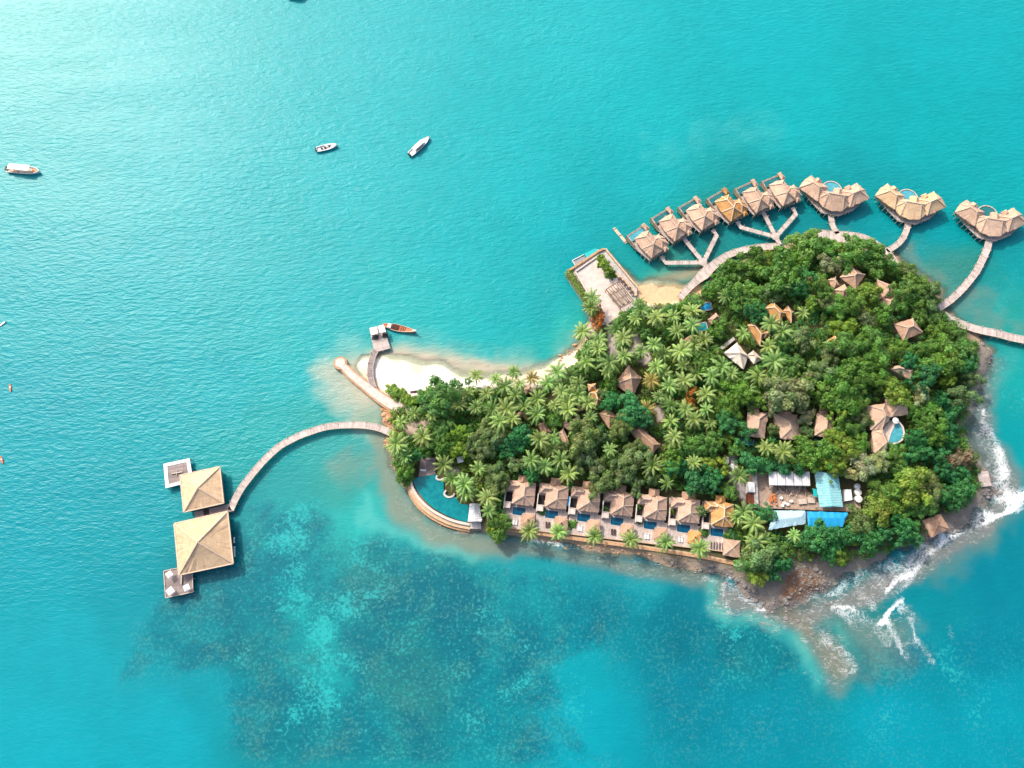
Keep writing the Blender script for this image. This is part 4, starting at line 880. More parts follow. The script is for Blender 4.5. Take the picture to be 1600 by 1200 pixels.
for i, (pu, pv) in enumerate(pools):
    o, rz = frame(pu, pv, pu+208, pv+26, ZD)
    last = i == 6; rm, cm = ('thatch_orange', 'cap_gold') if last else ('thatch_grey', 'cap')
    r = thing('pool_villa', VLAB[i], 'villa', o, rz, 'seafront pool villas'); LM.append((pu+2, pv-28, f'the {ordw[i]} seafront villa'))
    mb = MB(); mb.prism([(-5.8,-6.2),(6.2,-6.2),(6.2,1.6),(4.9,1.6),(4.9,10.4),(-5.6,10.4),(-5.8,1)], .4, ZD); mb.build('terrace', M['terrace'], r)
    mb = MB(); mb.prism(rect(-2.5,2.5,-1.6,1.6), ZD, ZD+.12); mb.build('pool_coping', M['plaster'], r)
    mb = MB(); mb.prism(rect(-2.25,2.25,-1.35,1.35), ZD+.1, ZD+.16); mb.build('pool_water', M['pool'], r)
    w = MB(); w.prism([(-2.2,2.8),(4.2,2.8),(4.2,9.2),(-4.9,9.6),(-4.9,7),(-2.2,7)], ZD, ZD+3.1); wa = w.build('wall', M['plaster'], r)
    d = MB(); d.box(-1.6,3.6,2.73,2.8,ZD+.1,ZD+2.5); d.build('window', M['glass'], wa)
    b = MB(); c = MB()
    polyroof(b, [(-2.9,2.1),(1,1.9),(4.8,2.1),(5.0,6),(4.8,10.2),(1,10.5),(-2.9,10.2)], ZD+2.8, 3.3, [(1.0,5.0),(1.0,7.9)], caps=c)
    b.build('main_roof', M[rm], r); c.build('ridge_cap', M[cm], r)
    b = MB(); c = MB(); polyroof(b, [(-5.4,6.6),(-2,6.6),(-.5,8.4),(-2,10.4),(-5.4,10.3)], ZD+2.7, 2.3, [(-3.6,8.5),(-1.2,8.5)], caps=c); b.build('wing_roof', M[rm], r); c.build('ridge_cap', M[cm], r)
    b = MB(); polyroof(b, rect(-1.7,2.0,9.6,12.8), ZD+2.7, 2.0, [(.1,10.2),(.1,11.8)]); b.build('entry_roof', M['thatch_orange' if last else 'thatch_brown'], r)
    # flat dark sheet for the sunk garden court left of the pool
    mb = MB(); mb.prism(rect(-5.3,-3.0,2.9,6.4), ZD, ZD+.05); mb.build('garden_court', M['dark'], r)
    mb = MB(); mb.box(-5.75,-5.45,.2,6.6,ZD,ZD+2.2); mb.box(-5.45,-2.9,2.5,2.75,ZD,ZD+2.0); mb.build('garden_wall', M['plaster'], r)
    mb = MB(); mb.prism(rect(-5.5,-3.3,.5,2.4), ZD, ZD+2.1); mb.build('shower_roof', M['paving'], r)
    mb = MB(); mb.prism(rect(5.1,6.15,1.9,9.8), ZD-.4, ZD+.06); mb.build('side_passage', M['dark'], r)  # flat dark strip for the gap beside the next villa
    mb = MB(); mb.box(-5.6,6.2,-6.45,-6.2,ZD-1.2,ZD+.35); mb.build('edge_kerb', M['sandstone'], r)
    if not last:
        g0 = Vector((3.5,-3.0,0)); ca, sa_ = math.cos(rz), math.sin(rz)
        gw = (o[0]+g0.x*ca-g0.y*sa_, o[1]+g0.x*sa_+g0.y*ca, ZD)
        k = thing('gazebo', ('orange' if i == 5 else 'beige')+f' thatched gazebo on the terrace of the {ordw[i]} seafront villa', 'gazebo', gw, rz, 'terrace gazebos')
        b = MB(); s = 2.35; polyroof(b, [(-s,-s+.5),(-s+.5,-s),(s-.5,-s),(s,-s+.5),(s,s-.5),(s-.5,s),(-s+.5,s),(-s,s-.5)], 2.4, 1.5, [(0,0)]); b.build('roof', M[GZ[i]], k)
        b = MB(); b.cyl(0,0,3.75,4.15,.3,.16,8); b.build('finial', M['wood_dark'], k)
        child_posts(k, 'post', [(x*1.8, y*1.8) for x in (-1,1) for y in (-1,1)], 0, 2.4, .1, M['wood'])
        b = MB(); b.box(-1.3,1.3,-1.3,1.3,0,.45); b.build('daybed', M['cloth'], k)
        for j, x in enumerate((-1.15,-.2)):
            lw = (x-.3,-3.9); col_ = ['white','dark','white','dark','white','white'][i]
            q = (o[0]+lw[0]*ca-lw[1]*sa_, o[1]+lw[0]*sa_+lw[1]*ca, ZD)
            lounger(q, rz+.08, f'{col_} sun lounger, {["left","right"][j]} of the pair on the {ordw[i]} seafront villa terrace', 'terrace loungers', 'lounge_dark' if col_ == 'dark' else 'cloth')
    else:
        k = MB()
        for x in (-1.9,-.9,.1,1.1,2.1): k.bar((x,-5.9,ZD+.4),(x,-3.4,ZD+.4),.16,.5)
        k.build('slat_screen', M['wood_dark'], r)
p = P(1144,856,5); r = thing('square_hut', 'pinkish square roofed hut at the right end of the seafront terraces', 'hut', (p.x, p.y, 0), -.13); LM.append((1144,857,'the pink seafront hut'))
b = MB(); c = MB(); polyroof(b, rect(-2.9,2.9,-2.9,2.9), 4.4, 1.6, [(0,0)], caps=c); b.build('roof', M['thatch_grey'], r); c.build('ridge_cap', M['cap'], r)
b = MB(); b.box(-2.3,2.3,-2.3,2.3,.6,4.3); b.build('wall', M['plaster'], r); b = MB(); b.box(-.5,.5,-2.36,-2.3,2.3,4.1); b.build('door', M['wood_dark'], r)
# sea wall
z = 2.0; sw = [(790,826),(835,832),(890,840),(950,848),(1010,856),(1070,865),(1100,870),(1148,880)]
p0 = P(950,850,z); r = thing('sea_wall', 'low tan stone sea wall below the seafront villas', 'wall', (p0.x, p0.y, 0))
mb = MB(); mb.ribbon([(*k, 1.5) for k in loc2(sw, p0, z)], 1.5, -1, 1.75); mb.build('wall', M['sandstone'], r)
mb = MB(); mb.ribbon([(x, y-.2, 1.0) for x, y in loc2(sw, p0, z)], 1.0, 1.7, 2.0); mb.build('coping', M['stone_orange'], r)
# ------------------------------------------------------------------ generic thatched houses given by their eave corners
def slab_house(name, label, cat, roofs, hg=3.2, grp=None, lm=None, walls=True, parts=()):
    """roofs: list of (corner pixels, rise, roof material, cap material, apex) ; eaves hg metres above ground"""
    u = sum(c[0] for c in roofs[0][0])/len(roofs[0][0]); v = sum(c[1] for c in roofs[0][0])/len(roofs[0][0])
    pe = PG(u, v, hg); zg = pe.z-hg; r = thing(name, label, cat, (pe.x, pe.y, zg), 0, grp)
    for k, (px, h, rm, cm, ap) in enumerate(roofs):
        he = hg-(.35*k); q = loc2(px, pe, zg+he); n = len(q); FOOT.append([p[:2] for p in px])
        cx = sum(x for x, y in q)/n; cy = sum(y for x, y in q)/n
        if ap == 'p': rid = [(cx, cy)]
        elif n >= 4:
            m01 = lerp(q[0], q[1], .5); m23 = lerp(q[2], q[3], .5); m12 = lerp(q[1], q[2], .5); m30 = lerp(q[3], q[0], .5)
            A, B = (m01, m23) if math.dist(m01, m23) > math.dist(m12, m30) else (m12, m30)
            L, Wd = math.dist(A, B), min(math.dist(m01, m23), math.dist(m12, m30)); t = min(.42, .45*Wd/L+(.0 if ap != 'g' else -.3)); t = max(t, .06)
            rid = [lerp(A, B, t), lerp(A, B, 1-t)]
        else: rid = [(cx, cy)]
        b = MB(); c = MB(); polyroof(b, q, he, h, rid, caps=c); b.build('roof' if k == 0 else 'annex_roof', M[rm], r); c.build('ridge_cap', M[cm], r)
        if walls:
            w = MB(); w.prism([(cx+(x-cx)*.82, cy+(y-cy)*.82) for x, y in q], -3.0, he-.1); wo = w.build('wall', M['plank_wall'], r)
            a, bb = lerp((cx, cy), q[-1], .825), lerp((cx, cy), q[-2], .825) if n > 2 else q[0]
            a2, b2 = lerp(a, bb, .35), lerp(a, bb, .65); d = MB(); d.bar((*a2, 1.3), (*b2, 1.3), .12, 1.6); d.build('window', M['glass'], wo)
    if lm: LM.append((u, v, lm))
    return r
T, TG, TB, TO, TP = 'thatch', 'thatch_grey', 'thatch_brown', 'thatch_orange', 'thatch_pale'
slab_house('thatched_hall', 'large square thatched hall with pyramid roof among the palm grove', 'hall', [([(982,571),(1003,591),(989,619),(960,600)], 5.2, TB, 'cap', 'p')], 3.6, lm='the thatched hall')
slab_house('thatched_hut', 'pair of small orange roofs joined, left of the thatched hall', 'hut', [([(921,613),(935,608),(940,626),(930,637)], 2.2, TO, 'cap_gold', 'r'), ([(918,600),(931,599),(931,609),(920,611)], 1.6, TO, 'cap_gold', 'r')], 3.4, 'small thatched huts', 'the paired orange huts')
slab_house('thatched_hut', 'square brown pyramid roof hut below the paired orange huts', 'hut', [([(936,646),(948,639),(968,653),(952,670)], 2.6, TB, 'cap_brown', 'p')], 3.4, 'small thatched huts', 'the square brown hut')
slab_house('long_house', 'long brown thatched house set diagonally below the palm grove', 'house', [([(984,674),(997,665),(1032,694),(1019,711)], 2.8, TB, 'cap_brown', 'r')], 3.2, None, 'the diagonal long house')
slab_house('thatched_hut', 'small square brown hut between palms right of the grove path', 'hut', [([(1063,532),(1079,524),(1089,539),(1077,548)], 2.0, TB, 'cap_brown', 'p')], 3.6, 'small thatched huts', 'the brown grove hut')
slab_house('thatched_hut', 'tiny brown hut with a pale roof corner near the turquoise plunge pools', 'hut', [([(1106,499),(1118,489),(1127,497),(1112,507)], 1.6, TB, 'cap', 'r')], 3.4, 'small thatched huts', 'the tiny pale cornered hut')
slab_house('hill_villa', 'hill villa with white sunlit thatch above the palm grove', 'villa', [([(1131,552),(1151.5,535),(1169,557),(1162,577)], 3.6, TP, 'cap', 'p'), ([(1167,555),(1177,547),(1191,561),(1178,569)], 2.0, TP, 'cap', 'r')], 3.6, 'hill villas', 'the white roofed villa')
slab_house('hill_villa', 'orange thatched hill villa with a small annex, uppermost of the orange villas', 'villa', [([(1194,482),(1209,471),(1227,489),(1218,506)], 2.8, TO, 'cap_gold', 'r'), ([(1224,485),(1231,478),(1240,487),(1236,505)], 1.8, TO, 'cap_gold', 'r')], 3.6, 'hill villas', 'the upper orange villa')
slab_house('hill_villa', 'long orange brown hill villa just above the white roofed villa', 'villa', [([(1168,508),(1178,503),(1196,521),(1187,540)], 2.4, TO, 'cap_gold', 'r'), ([(1191,519),(1201,516),(1204,525),(1194,528)], 1.2, TO, 'cap_gold', 'r')], 3.6, 'hill villas', 'the lower orange villa')
slab_house('hill_villa', 'big greyish brown hill villa with two wings near the northern tip', 'villa', [([(1312,433),(1330,417),(1352,429),(1337,452)], 3.2, TB, 'cap', 'r'), ([(1303,453),(1319,444),(1330,454),(1316,470)], 2.4, TB, 'cap', 'r'), ([(1294,437),(1306,432),(1311,446),(1302,452)], 1.6, TB, 'cap', 'r')], 4.0, 'hill villas', 'the big northern villa')
slab_house('thatched_hut', 'small brown roof half hidden by trees left of the big northern villa', 'hut', [([(1261,427),(1271,427),(1279,437),(1266,439)], 1.5, TB, 'cap_brown', 'r')], 4.4, 'small thatched huts')
slab_house('hill_villa', 'greyish two part hill villa on the right of the big northern villa', 'villa', [([(1370,437),(1394,445),(1392,464),(1379,466)], 2.4, TB, 'cap', 'r'), ([(1379,466),(1398,465),(1395,480),(1382,485)], 1.8, TB, 'cap', 'r')], 4.0, 'hill villas', 'the two part grey villa')
slab_house('hill_villa', 'tan brown thatched hill villa alone near the east woods edge', 'villa', [([(1397,506),(1426,497),(1442,519),(1411,532)], 2.8, TB, 'cap', 'r')], 4.0, 'hill villas', 'the tan eastern villa')
slab_house('hill_villa', 'small tan roof half covered by trees above the crescent villa', 'villa', [([(1392,577),(1402,571),(1427,577),(1423,593)], 2.2, T, 'cap', 'r')], 4.4, 'hill villas', 'the half covered tan roof')
slab_house('thatched_hut', 'small orange roof alone among the trees at the island middle', 'hut', [([(1289,534),(1304,524),(1312,531),(1297,544)], 1.8, TO, 'cap_gold', 'r')], 5.0, 'small thatched huts', 'the lone orange roof')
for k, (px, px2, lab, lmk) in enumerate([([(1168,644),(1200,644),(1195,685),(1167,681)], [(1173,637),(1186,635),(1187,646),(1172,646)], 'brown thatched villa, left of the three in a row above the workshop yard', 'the left inland villa'),
        ([(1209,646),(1246,648),(1252,688),(1220,685)], [(1221,641),(1236,641),(1238,650),(1222,650)], 'brown thatched villa, middle of the three in a row above the workshop yard', 'the middle inland villa'),
        ([(1276,646),(1303,648),(1300,685),(1273,680)], [(1281,638),(1293,638),(1294,649),(1280,649)], 'brown thatched villa, right of the three in a row above the workshop yard', 'the right inland villa')]):
    r = slab_house('inland_villa', lab, 'villa', [(px, 3.0, T if k else TG, 'cap', 'r'), (px2, 1.5, TB, 'cap_brown', 'r')], 3.6, 'inland pool villas in a row', lmk)
    if k != 1:
        e = Vector(r.location); pz = e.z+1.0; q = loc2([[(1160,685),(1180,688),(1178,697),(1160,694)], None, [(1272,686),(1294,690),(1293,699),(1274,697)]][k], e, pz); mb = MB(); mb.prism(q, -2.5, 1.0); mb.build('plunge_pool', M['pool'], r)
# grey service roofs in the western grove
slab_house('service_shed', 'small grey roofed shed in the western grove', 'shed', [([(881,658),(896,662),(889,672),(880,667)], .9, TG, 'cap', 'r')], 3.4, 'western grove roofs', 'the small grey shed')
slab_house('service_shed', 'pale pinkish roof right of the small grey shed', 'shed', [([(894,655),(905,649),(909,659),(899,665)], 1.0, TG, 'cap', 'r')], 3.4, 'western grove roofs')
slab_house('service_shed', 'long narrow brown roof set diagonally in the western grove', 'shed', [([(840,663),(850,660),(862,675),(850,682)], 1.6, TB, 'cap_brown', 'r')], 3.4, 'western grove roofs', 'the narrow brown roof')
slab_house('service_shed', 'brown lean roof with a white edge below the small grey shed', 'shed', [([(872,676),(880,669),(889,690),(882,697)], 1.2, TB, 'cap', 'r')], 3.4, 'western grove roofs')
slab_house('service_shed', 'slim brown roof among palms at the western grove end', 'shed', [([(799,652),(815,642),(819,648),(803,660)], 1.2, TB, 'cap_brown', 'r')], 3.4, 'western grove roofs')
slab_house('service_shed', 'little pinkish hut close to the narrow beach', 'hut', [([(818,608),(828,600),(833,613),(822,616)], 1.5, TB, 'cap', 'r')], 3.4, 'western grove roofs')
slab_house('service_shed', 'small brown hut left of the paired orange huts', 'hut', [([(901,629),(912,626),(914,640),(904,643)], 1.4, TB, 'cap_brown', 'r')], 3.2, 'western grove roofs')
# turquoise plunge pools in the grove
for u, v, w, hgt_, lab in ((1103,479,7,5,'turquoise plunge pool beneath trees near the cove'), (1096,511,6,4,'smaller turquoise plunge pool left of the tiny hut')):
    e = PG(u, v, .8); r = thing('plunge_pool', lab, 'pool', (e.x, e.y, e.z-.8), .2, 'plunge pools in the grove'); FOOT.append([(u-8,v-6),(u+8,v-6),(u+8,v+6),(u-8,v+6)])
    mb = MB(); mb.box(-2.0,2.0,-1.4,1.4,-.6,.8); mb.build('pool_water', M['blue'] if u > 1100 else M['turq_cover'], r)
    mb = MB()
    for a, b in (((-2.2,-1.6),(2.2,-1.6)),((2.2,-1.6),(2.2,1.6)),((2.2,1.6),(-2.2,1.6)),((-2.2,1.6),(-2.2,-1.6))): mb.bar((*a,.75),(*b,.75),.35,.4)
    mb.build('coping', M['concrete'], r)
# crescent villa with D shaped pool
r = slab_house('crescent_villa', 'large pinkish villa bent in a crescent round a half moon pool', 'villa', [([(1383,624),(1415,622),(1419,647),(1392,652)], 3.0, T, 'cap', 'r'), ([(1355,634),(1383,630),(1392,652),(1378,671),(1360,672)], 3.2, T, 'cap', 'r'), ([(1363,673),(1379,670),(1389,692),(1381,706),(1366,708)], 2.4, T, 'cap', 'r')], 4.0, None, 'the crescent villa')
e = Vector(r.location); z = e.z+2.0; pool = loc2([(1398,663),(1404,661),(1409,668),(1411,677),(1408,686),(1401,691),(1392,692),(1388,689),(1392,676)], e, z)
mb = MB(); mb.prism(pool, -3, 2.0); mb.build('pool_water', M['pool_light'], r)
mb = MB(); mb.ribbon(loc2([(1398,662),(1405,660),(1410.5,667.5),(1412.5,677),(1409.5,687),(1402,692.5),(1391,693.5),(1387,690),(1391,676),(1398,662)], e, z), .55, -3, 2.25); mb.build('pool_rim', M['plaster'], r)
mb = MB(); mb.prism(loc2([(1379,672),(1390,656),(1398,662),(1391,676),(1387,690)], e, z-.2), -3, 1.8); mb.build('terrace', M['terrace'], r)
FOOT.append([(1378,655),(1414,655),(1414,696),(1385,696)])
p = P(1400,657,e.z+4); k = thing('parasol', 'round white parasol at the top corner of the half moon pool', 'parasol', (p.x, p.y, e.z+1.8), 0, 'parasols on the island')
mb = MB(); mb.cyl(0,0,2.0,2.6,1.15,.05,12,cap=False); mb.build('canopy', M['cloth'], k); mb = MB(); mb.cyl(0,0,-.5,2.5,.05,n=6); mb.build('pole', M['wood'], k)
# ------------------------------------------------------------------ bay pool
z = 2.1; p0 = P(690,780,z); r = thing('bay_pool', 'large teal free form pool inside a curved stone sea wall', 'pool', (p0.x, p0.y, 0)); LM.append((685,775,'the bay pool'))
pw = smooth_line(loc2([(645,749),(653,745),(662.5,742.5),(672,741),(681,740.6),(685,747),(692.5,752),(693,760),(694,767),(700,774),(713,777),(716,783),(722,788),(735,789),(734,800),(731,815),(711,810.5),(692.5,802.5),(674,791),(659,776),(649,761),(645,749)], p0, z), 1.0)
mb = MB(); mb.prism(pw[:-1], -.5, z); mb.build('pool_water', M['pool_bay'], r)
mb = MB(); mb.ribbon(smooth_line(loc2([(642,752),(645.5,764),(655,779),(671,794.5),(691,806.5),(711,814.5),(734,819.5)], p0, z), 1.2), .9, -.5, 2.28); mb.build('pool_edge', M['plaster'], r)
mb = MB(); mb.ribbon(smooth_line(loc2([(640,757),(644,770),(654,785),(669,799.5),(690,812),(711,820),(735,825)], p0, 1.4), 1.2), 1.3, -1.2, 1.55); mb.build('outer_wall', M['sandstone'], r)
mb = MB(); mb.ribbon(smooth_line(loc2([(637.5,762),(642,775),(652,790),(668,804.5),(689,817),(710,824.5),(734,829)], p0, .7), 1.2), 1.0, -1.5, .8); mb.build('step_wall', M['stone_orange'], r)
for k, a in enumerate([[(683,743),(682,748),(688,750),(694,747)], [(697,766),(694,772),(700,777),(708,775),(710,771)]]):
    mb = MB(); mb.ribbon(smooth_line(loc2(a, p0, z), .6), .6, 1.6, 2.45); mb.build('rim_stone', M['plaster'], r)
FOOT += [[(640,745),(680,738),(738,786),(736,824),(690,808)], [(655,714),(684,714),(684,742),(652,746)], [(730,784),(752,784),(754,820),(728,820)]]
r, q, p0 = flat_deck('pool_deck', 'grey timber sun deck at the upper end of the bay pool', 'deck', [(657,715),(681,715),(680,741),(654,745)], 2.2, 'deck_dark', under=2)
p = P(661.5,735,2.3); lounger((p.x, p.y, 2.2), 1.5, 'white sun lounger on the timber deck by the bay pool', 'pool deck loungers', 'cloth')
e = PG(741,800,3); r = thing('bar_hut', 'pale grey shingle roofed hut at the right end of the bay pool', 'hut', (e.x, e.y, e.z-3)); LM.append((741,800,'the pale pool hut'))
q = loc2([(734,787),(749,787),(752.5,815),(731,815)], e, e.z); b = MB(); polyroof(b, q, 3.0, 1.0, [lerp(q[0], q[1], .5), lerp(q[3], q[2], .5)]); b.build('roof', M['sheet_white'], r)
w = MB(); w.prism([(x*.85, y*.85) for x, y in q], -1, 2.9); w.build('wall', M['plank_wall'], r)
mb = MB(); mb.prism(loc2([(735,815),(751,816),(752,826),(735,826)], e, 2.2), -1, 2.2-e.z+3); mb.build('landing', M['concrete'], r)
# ------------------------------------------------------------------ stone dock block with garden
z = 2.4; p0 = P(945,450,z); r = thing('stone_dock', 'pale paved stone dock block jutting into the sea with a hedge on its left edge', 'dock', (p0.x, p0.y, 0)); LM.append((945,440,'the stone dock'))
full = [(945,388),(936,391),(887,424),(884,430),(912,472),(925,500),(940,508),(952,506),(992,481),(996,449),(984,435),(966,413)]
mb = MB(); mb.prism(loc2(full, p0, z-.5), -2, z-.5); mb.build('retaining_wall', M['concrete'], r)
mb = MB(); mb.prism(loc2([(937,399),(901,425),(926,468),(938,498),(949,507),(990,478),(992,470),(962,430)], p0, z), z-.5, z); mb.build('paving', M['paving'], r)
mb = MB()
pl = loc2([(937,398),(899,424.5),(912,447),(922,465)], p0, z+.4)
for a, b in zip(pl[:-1], pl[1:]): mb.bar((*a, z+.2), (*b, z+.2), .5, .9)
mb.build('inner_parapet', M['plaster'], r)
mb = MB(); pl = loc2([(944,389),(936,392),(888,423.5)], p0, z)
for a, b in zip(pl[:-1], pl[1:]): mb.bar((*a, z-.1), (*b, z-.1), .8, .8)
mb.build('outer_kerb', M['stone_orange'], r)
mb = MB(); pl = loc2([(946,389),(966,413),(984,435),(997,450)], p0, z)
for a, b in zip(pl[:-1], pl[1:]): mb.bar((*a, z-.1), (*b, z-.1), .7, .9)
mb.build('outer_parapet', M['sandstone'], r)
mb = MB(); pl = loc2([(957,424),(978,440),(994,462)], p0, z)
for a, b in zip(pl[:-1], pl[1:]): mb.bar((*a, z+.05), (*b, z+.05), 1.2, .3)
mb.build('bench_wall', M['sandstone'], r)
o, rz = frame(968,459,989,473, z+2.4); r = thing('pergola', 'brown timber pergola frame over slatted benches on the stone dock', 'pergola', o, rz)
A = loc2([(947,452),(966,440),(990,470),(970,480)], (o[0], o[1]), z+2.4); A = rotpoly(0, 0, A, -rz)
mb = MB()
for i in range(4): mb.bar((*A[i], z+2.4), (*A[(i+1) % 4], z+2.4), .35, .3)
for t in (.18,.36,.54,.72,.88): mb.bar((*lerp(A[0], A[1], t), z+2.5), (*lerp(A[3], A[2], t), z+2.5), .2, .2)
for t in (.33,.66): mb.bar((*lerp(A[1], A[2], t), z+2.62), (*lerp(A[0], A[3], t), z+2.62), .2, .2)
mb.build('roof_beam', M['wood'], r); child_posts(r, 'post', A+[lerp(A[0], A[3], .5), lerp(A[1], A[2], .5)], z-.3, z+2.4, .14, M['wood'])
for t in (.15,.45,.8):
    mb = MB(); mb.bar((*lerp(lerp(A[0], A[1], t), lerp(A[3], A[2], t), .12), z+.3), (*lerp(lerp(A[0], A[1], t), lerp(A[3], A[2], t), .85), z+.3), .9, .5); mb.build('bench', M['wood_pale'], r)
for k, (u, v) in enumerate([(968,437),(973,442),(977,447),(983,452),(987,458)]):
    p = P(u, v, z); k = thing('garden_table', ['dark table nearest the dock bushes','second dark table along the dock bench wall','middle dark table along the dock bench wall','fourth dark table along the dock bench wall','dark table at the lower end of the dock bench wall'][k], 'table', (p.x, p.y, z), .9, 'dark tables on the stone dock')
    mb = MB(); mb.box(-.75,.75,-.45,.45,.68,.76); mb.build('top', M['lounge_dark'], k); child_posts(k, 'leg', [(-.6,-.3),(.6,-.3),(.6,.3),(-.6,.3)], 0, .68, .05, M['wood_dark'], 4)
# ------------------------------------------------------------------ workshop yard
e = PG(1232,780,.5); YZ = max(e.z, 2.6)
def yard(name, label, cat, px, z0, z1, mat, part='body', grp=None, rise=0, ridge=None, posts=False):
    cu = sum(c[0] for c in px)/len(px); cv = sum(c[1] for c in px)/len(px); p = P(cu, cv, YZ+z1)
    r = thing(name, label, cat, (p.x, p.y, YZ), 0, grp); q = loc2(px, p, YZ+z1)
    mb = MB()
    if rise:
        rg = [lerp(lerp(q[0], q[1], a), lerp(q[3], q[2], a), b) for a, b in ridge]; polyroof(mb, q, z1, rise, rg, t=.15)
    else: mb.prism(q, z0, z1)
    mb.build(part, M[mat], r)
    if posts: child_posts(r, 'post', [(x*.95, y*.95) for x, y in q], -1, z1-.1, .1, M['grey_metal'])
    FOOT.append(px); return r, q
LM.append((1235,778,'the workshop yard'))
mb = MB(); p0 = P(1232,780,YZ)
yard('yard_slab', 'brown concrete yard slab between the sheet metal roofs', 'yard', [(1170,738),(1275,735),(1345,748),(1345,800),(1170,793)], -1.5, .12, 'earth', 'slab')
yard('yard_wall', 'pale concrete wall along the left side of the workshop yard', 'wall', [(1177,742),(1183,741),(1185,788),(1179,788)], -1, 1.4, 'concrete', 'wall')
r, q = yard('yard_shed', 'long shed of white roof sheets along the top of the yard', 'shed', [(1201,737),(1265,737),(1266,759),(1202,758)], 3.3, 3.45, 'sheet_white', 'roof', posts=True)
mb = MB()
for t in (.2,.4,.6,.8): mb.bar((*lerp(q[0], q[1], t), 3.5), (*lerp(q[3], q[2], t), 3.5), .18, .12)
for a, b in ((0,1),(3,2)): mb.bar((*q[a], 3.4), (*q[b], 3.4), .18, .2)
mb.build('seam', M['grey_metal'], r)
yard('workshop_roof', 'tall workshop with worn turquoise sheet roof at the right of the yard', 'workshop', [(1272,735),(1310,741),(1317.5,792),(1281,792.5)], 3.2, 4.2, 'turq', 'roof', rise=1.0, ridge=[(.5,0.02),(.5,.98)], posts=True)
yard('workshop_roof', 'workshop with light blue hip roof at the lower left of the yard', 'workshop', [(1209,797.5),(1258,798),(1259,818),(1201,828)], 3.2, 3.6, 'ltblue', 'roof', rise=1.3, ridge=[(.22,.5),(.86,.45)], posts=True)
r, q = yard('tarp_roof', 'bright blue tarpaulin roof at the lower right of the yard', 'canopy', [(1261,799),(1325,801),(1317,823),(1263,825)], 3.3, 3.4, 'blue', 'tarpaulin', rise=.7, ridge=[(.05,.4),(.95,.4)], posts=True)
yard('small_tarp', 'small turquoise sheet beside the turquoise workshop roof', 'canopy', [(1270,763),(1277,765),(1277,777),(1271,775)], 2.3, 2.4, 'turq_cover', 'sheet', posts=True)
yard('gate_shed', 'small pale shed at the left corner of the workshop yard', 'shed', [(1169,753),(1179,753),(1180,769),(1170,769)], -1, 2.4, 'sheet_white', 'body')
yard('scrap_heap', 'rusty scrap stack below the small pale shed', 'scrap', [(1168,772),(1179,771),(1181,788),(1169,786)], -1, 1.2, 'rust', 'stack')
yard('material_stack', 'low pink stack of boards left of the turquoise roof', 'stack', [(1247,780),(1260,779),(1261,787),(1249,788)], 0, .9, 'wood_pale', 'boards', 'pallet stacks in the yard')
yard('material_stack', 'low pink stack of boards touching the turquoise roof', 'stack', [(1262,777),(1272,778),(1274,786),(1263,786)], 0, .8, 'wood_pale', 'boards', 'pallet stacks in the yard')
yard('water_tank', 'white box tank right of the turquoise workshop roof', 'tank', [(1319,765),(1330,764),(1332,781),(1321,783)], 0, 2.6, 'white', 'body')
for u, v, s, lab in ((1341,769,1.25,'round white tank in the middle, beside the white box tank'), (1342,779.5,1.3,'round white tank lowest of the three beside the box tank'), (1340,760,1.1,'round white tank uppermost of the three beside the box tank')):
    p = P(u, v, YZ+1.8); r = thing('round_tank', lab, 'tank', (p.x, p.y, YZ), 0, 'round tanks at the yard'); mb = MB(); mb.cyl(0,0,-.5,1.8,s,s,14); mb.build('body', M['sheet_white'], r, False); mb = MB(); mb.cyl(0,0,1.8,2.1,s,.3,14); mb.build('lid', M['white'], r)
    FOOT.append([(u-7,v-7),(u+7,v-7),(u+7,v+7),(u-7,v+7)])
for j, (u, v) in enumerate([(1221,778),(1226,786),(1231,788),(1237,783),(1223,790)]):
    p = P(u, v, YZ+.9); r = thing('white_bucket', ['white drum, uppermost of the yard cluster','white drum at the left of the yard cluster','white drum in the centre of the yard cluster','white drum at the right of the yard cluster','white drum, lowest of the yard cluster'][j], 'drum', (p.x, p.y, YZ), 0, 'white drums in the yard'); mb = MB(); mb.cyl(0,0,0,.9,.55,.5,10); mb.build('body', M['white'], r)
    mb = MB(); mb.cyl(0,0,.9,.97,.52,.52,10); mb.build('lid', M['cloth'], r)
rr = random.Random(3)
p = P(1206,780,YZ+.5); r = thing('brick_heap', 'heap of orange bricks at the left of the white drums', 'bricks', (p.x, p.y, YZ)); mb = MB()
for k in range(30): x, y = rr.gauss(0, .7), rr.gauss(0, 1.0); a = rr.random()*3; mb.bar((x-.35*math.cos(a), y-.35*math.sin(a), .2+rr.random()*.6), (x+.35*math.cos(a), y+.35*math.sin(a), .25+rr.random()*.6), .4, .35)
mb.build('bricks', [M['orange_wood']], r)
p = P(1233,764,YZ+.4); r = thing('timber_heap', 'loose heap of poles and timber across the middle of the yard', 'timber', (p.x, p.y, YZ)); mb = MB()
for k in range(80):
    x, y = rr.uniform(-6.8,6.8), rr.uniform(-1.9,1.6); a = rr.gauss(1.4,.5); l = rr.uniform(.6,1.5); z = rr.uniform(.2,.8)
    mb.bar((x-l*math.cos(a), y-l*math.sin(a), z), (x+l*math.cos(a), y+l*math.sin(a), z+.1), .16, .16, k % 2)
mb.build('poles', [M['wood_pale'], M['wood']], r)
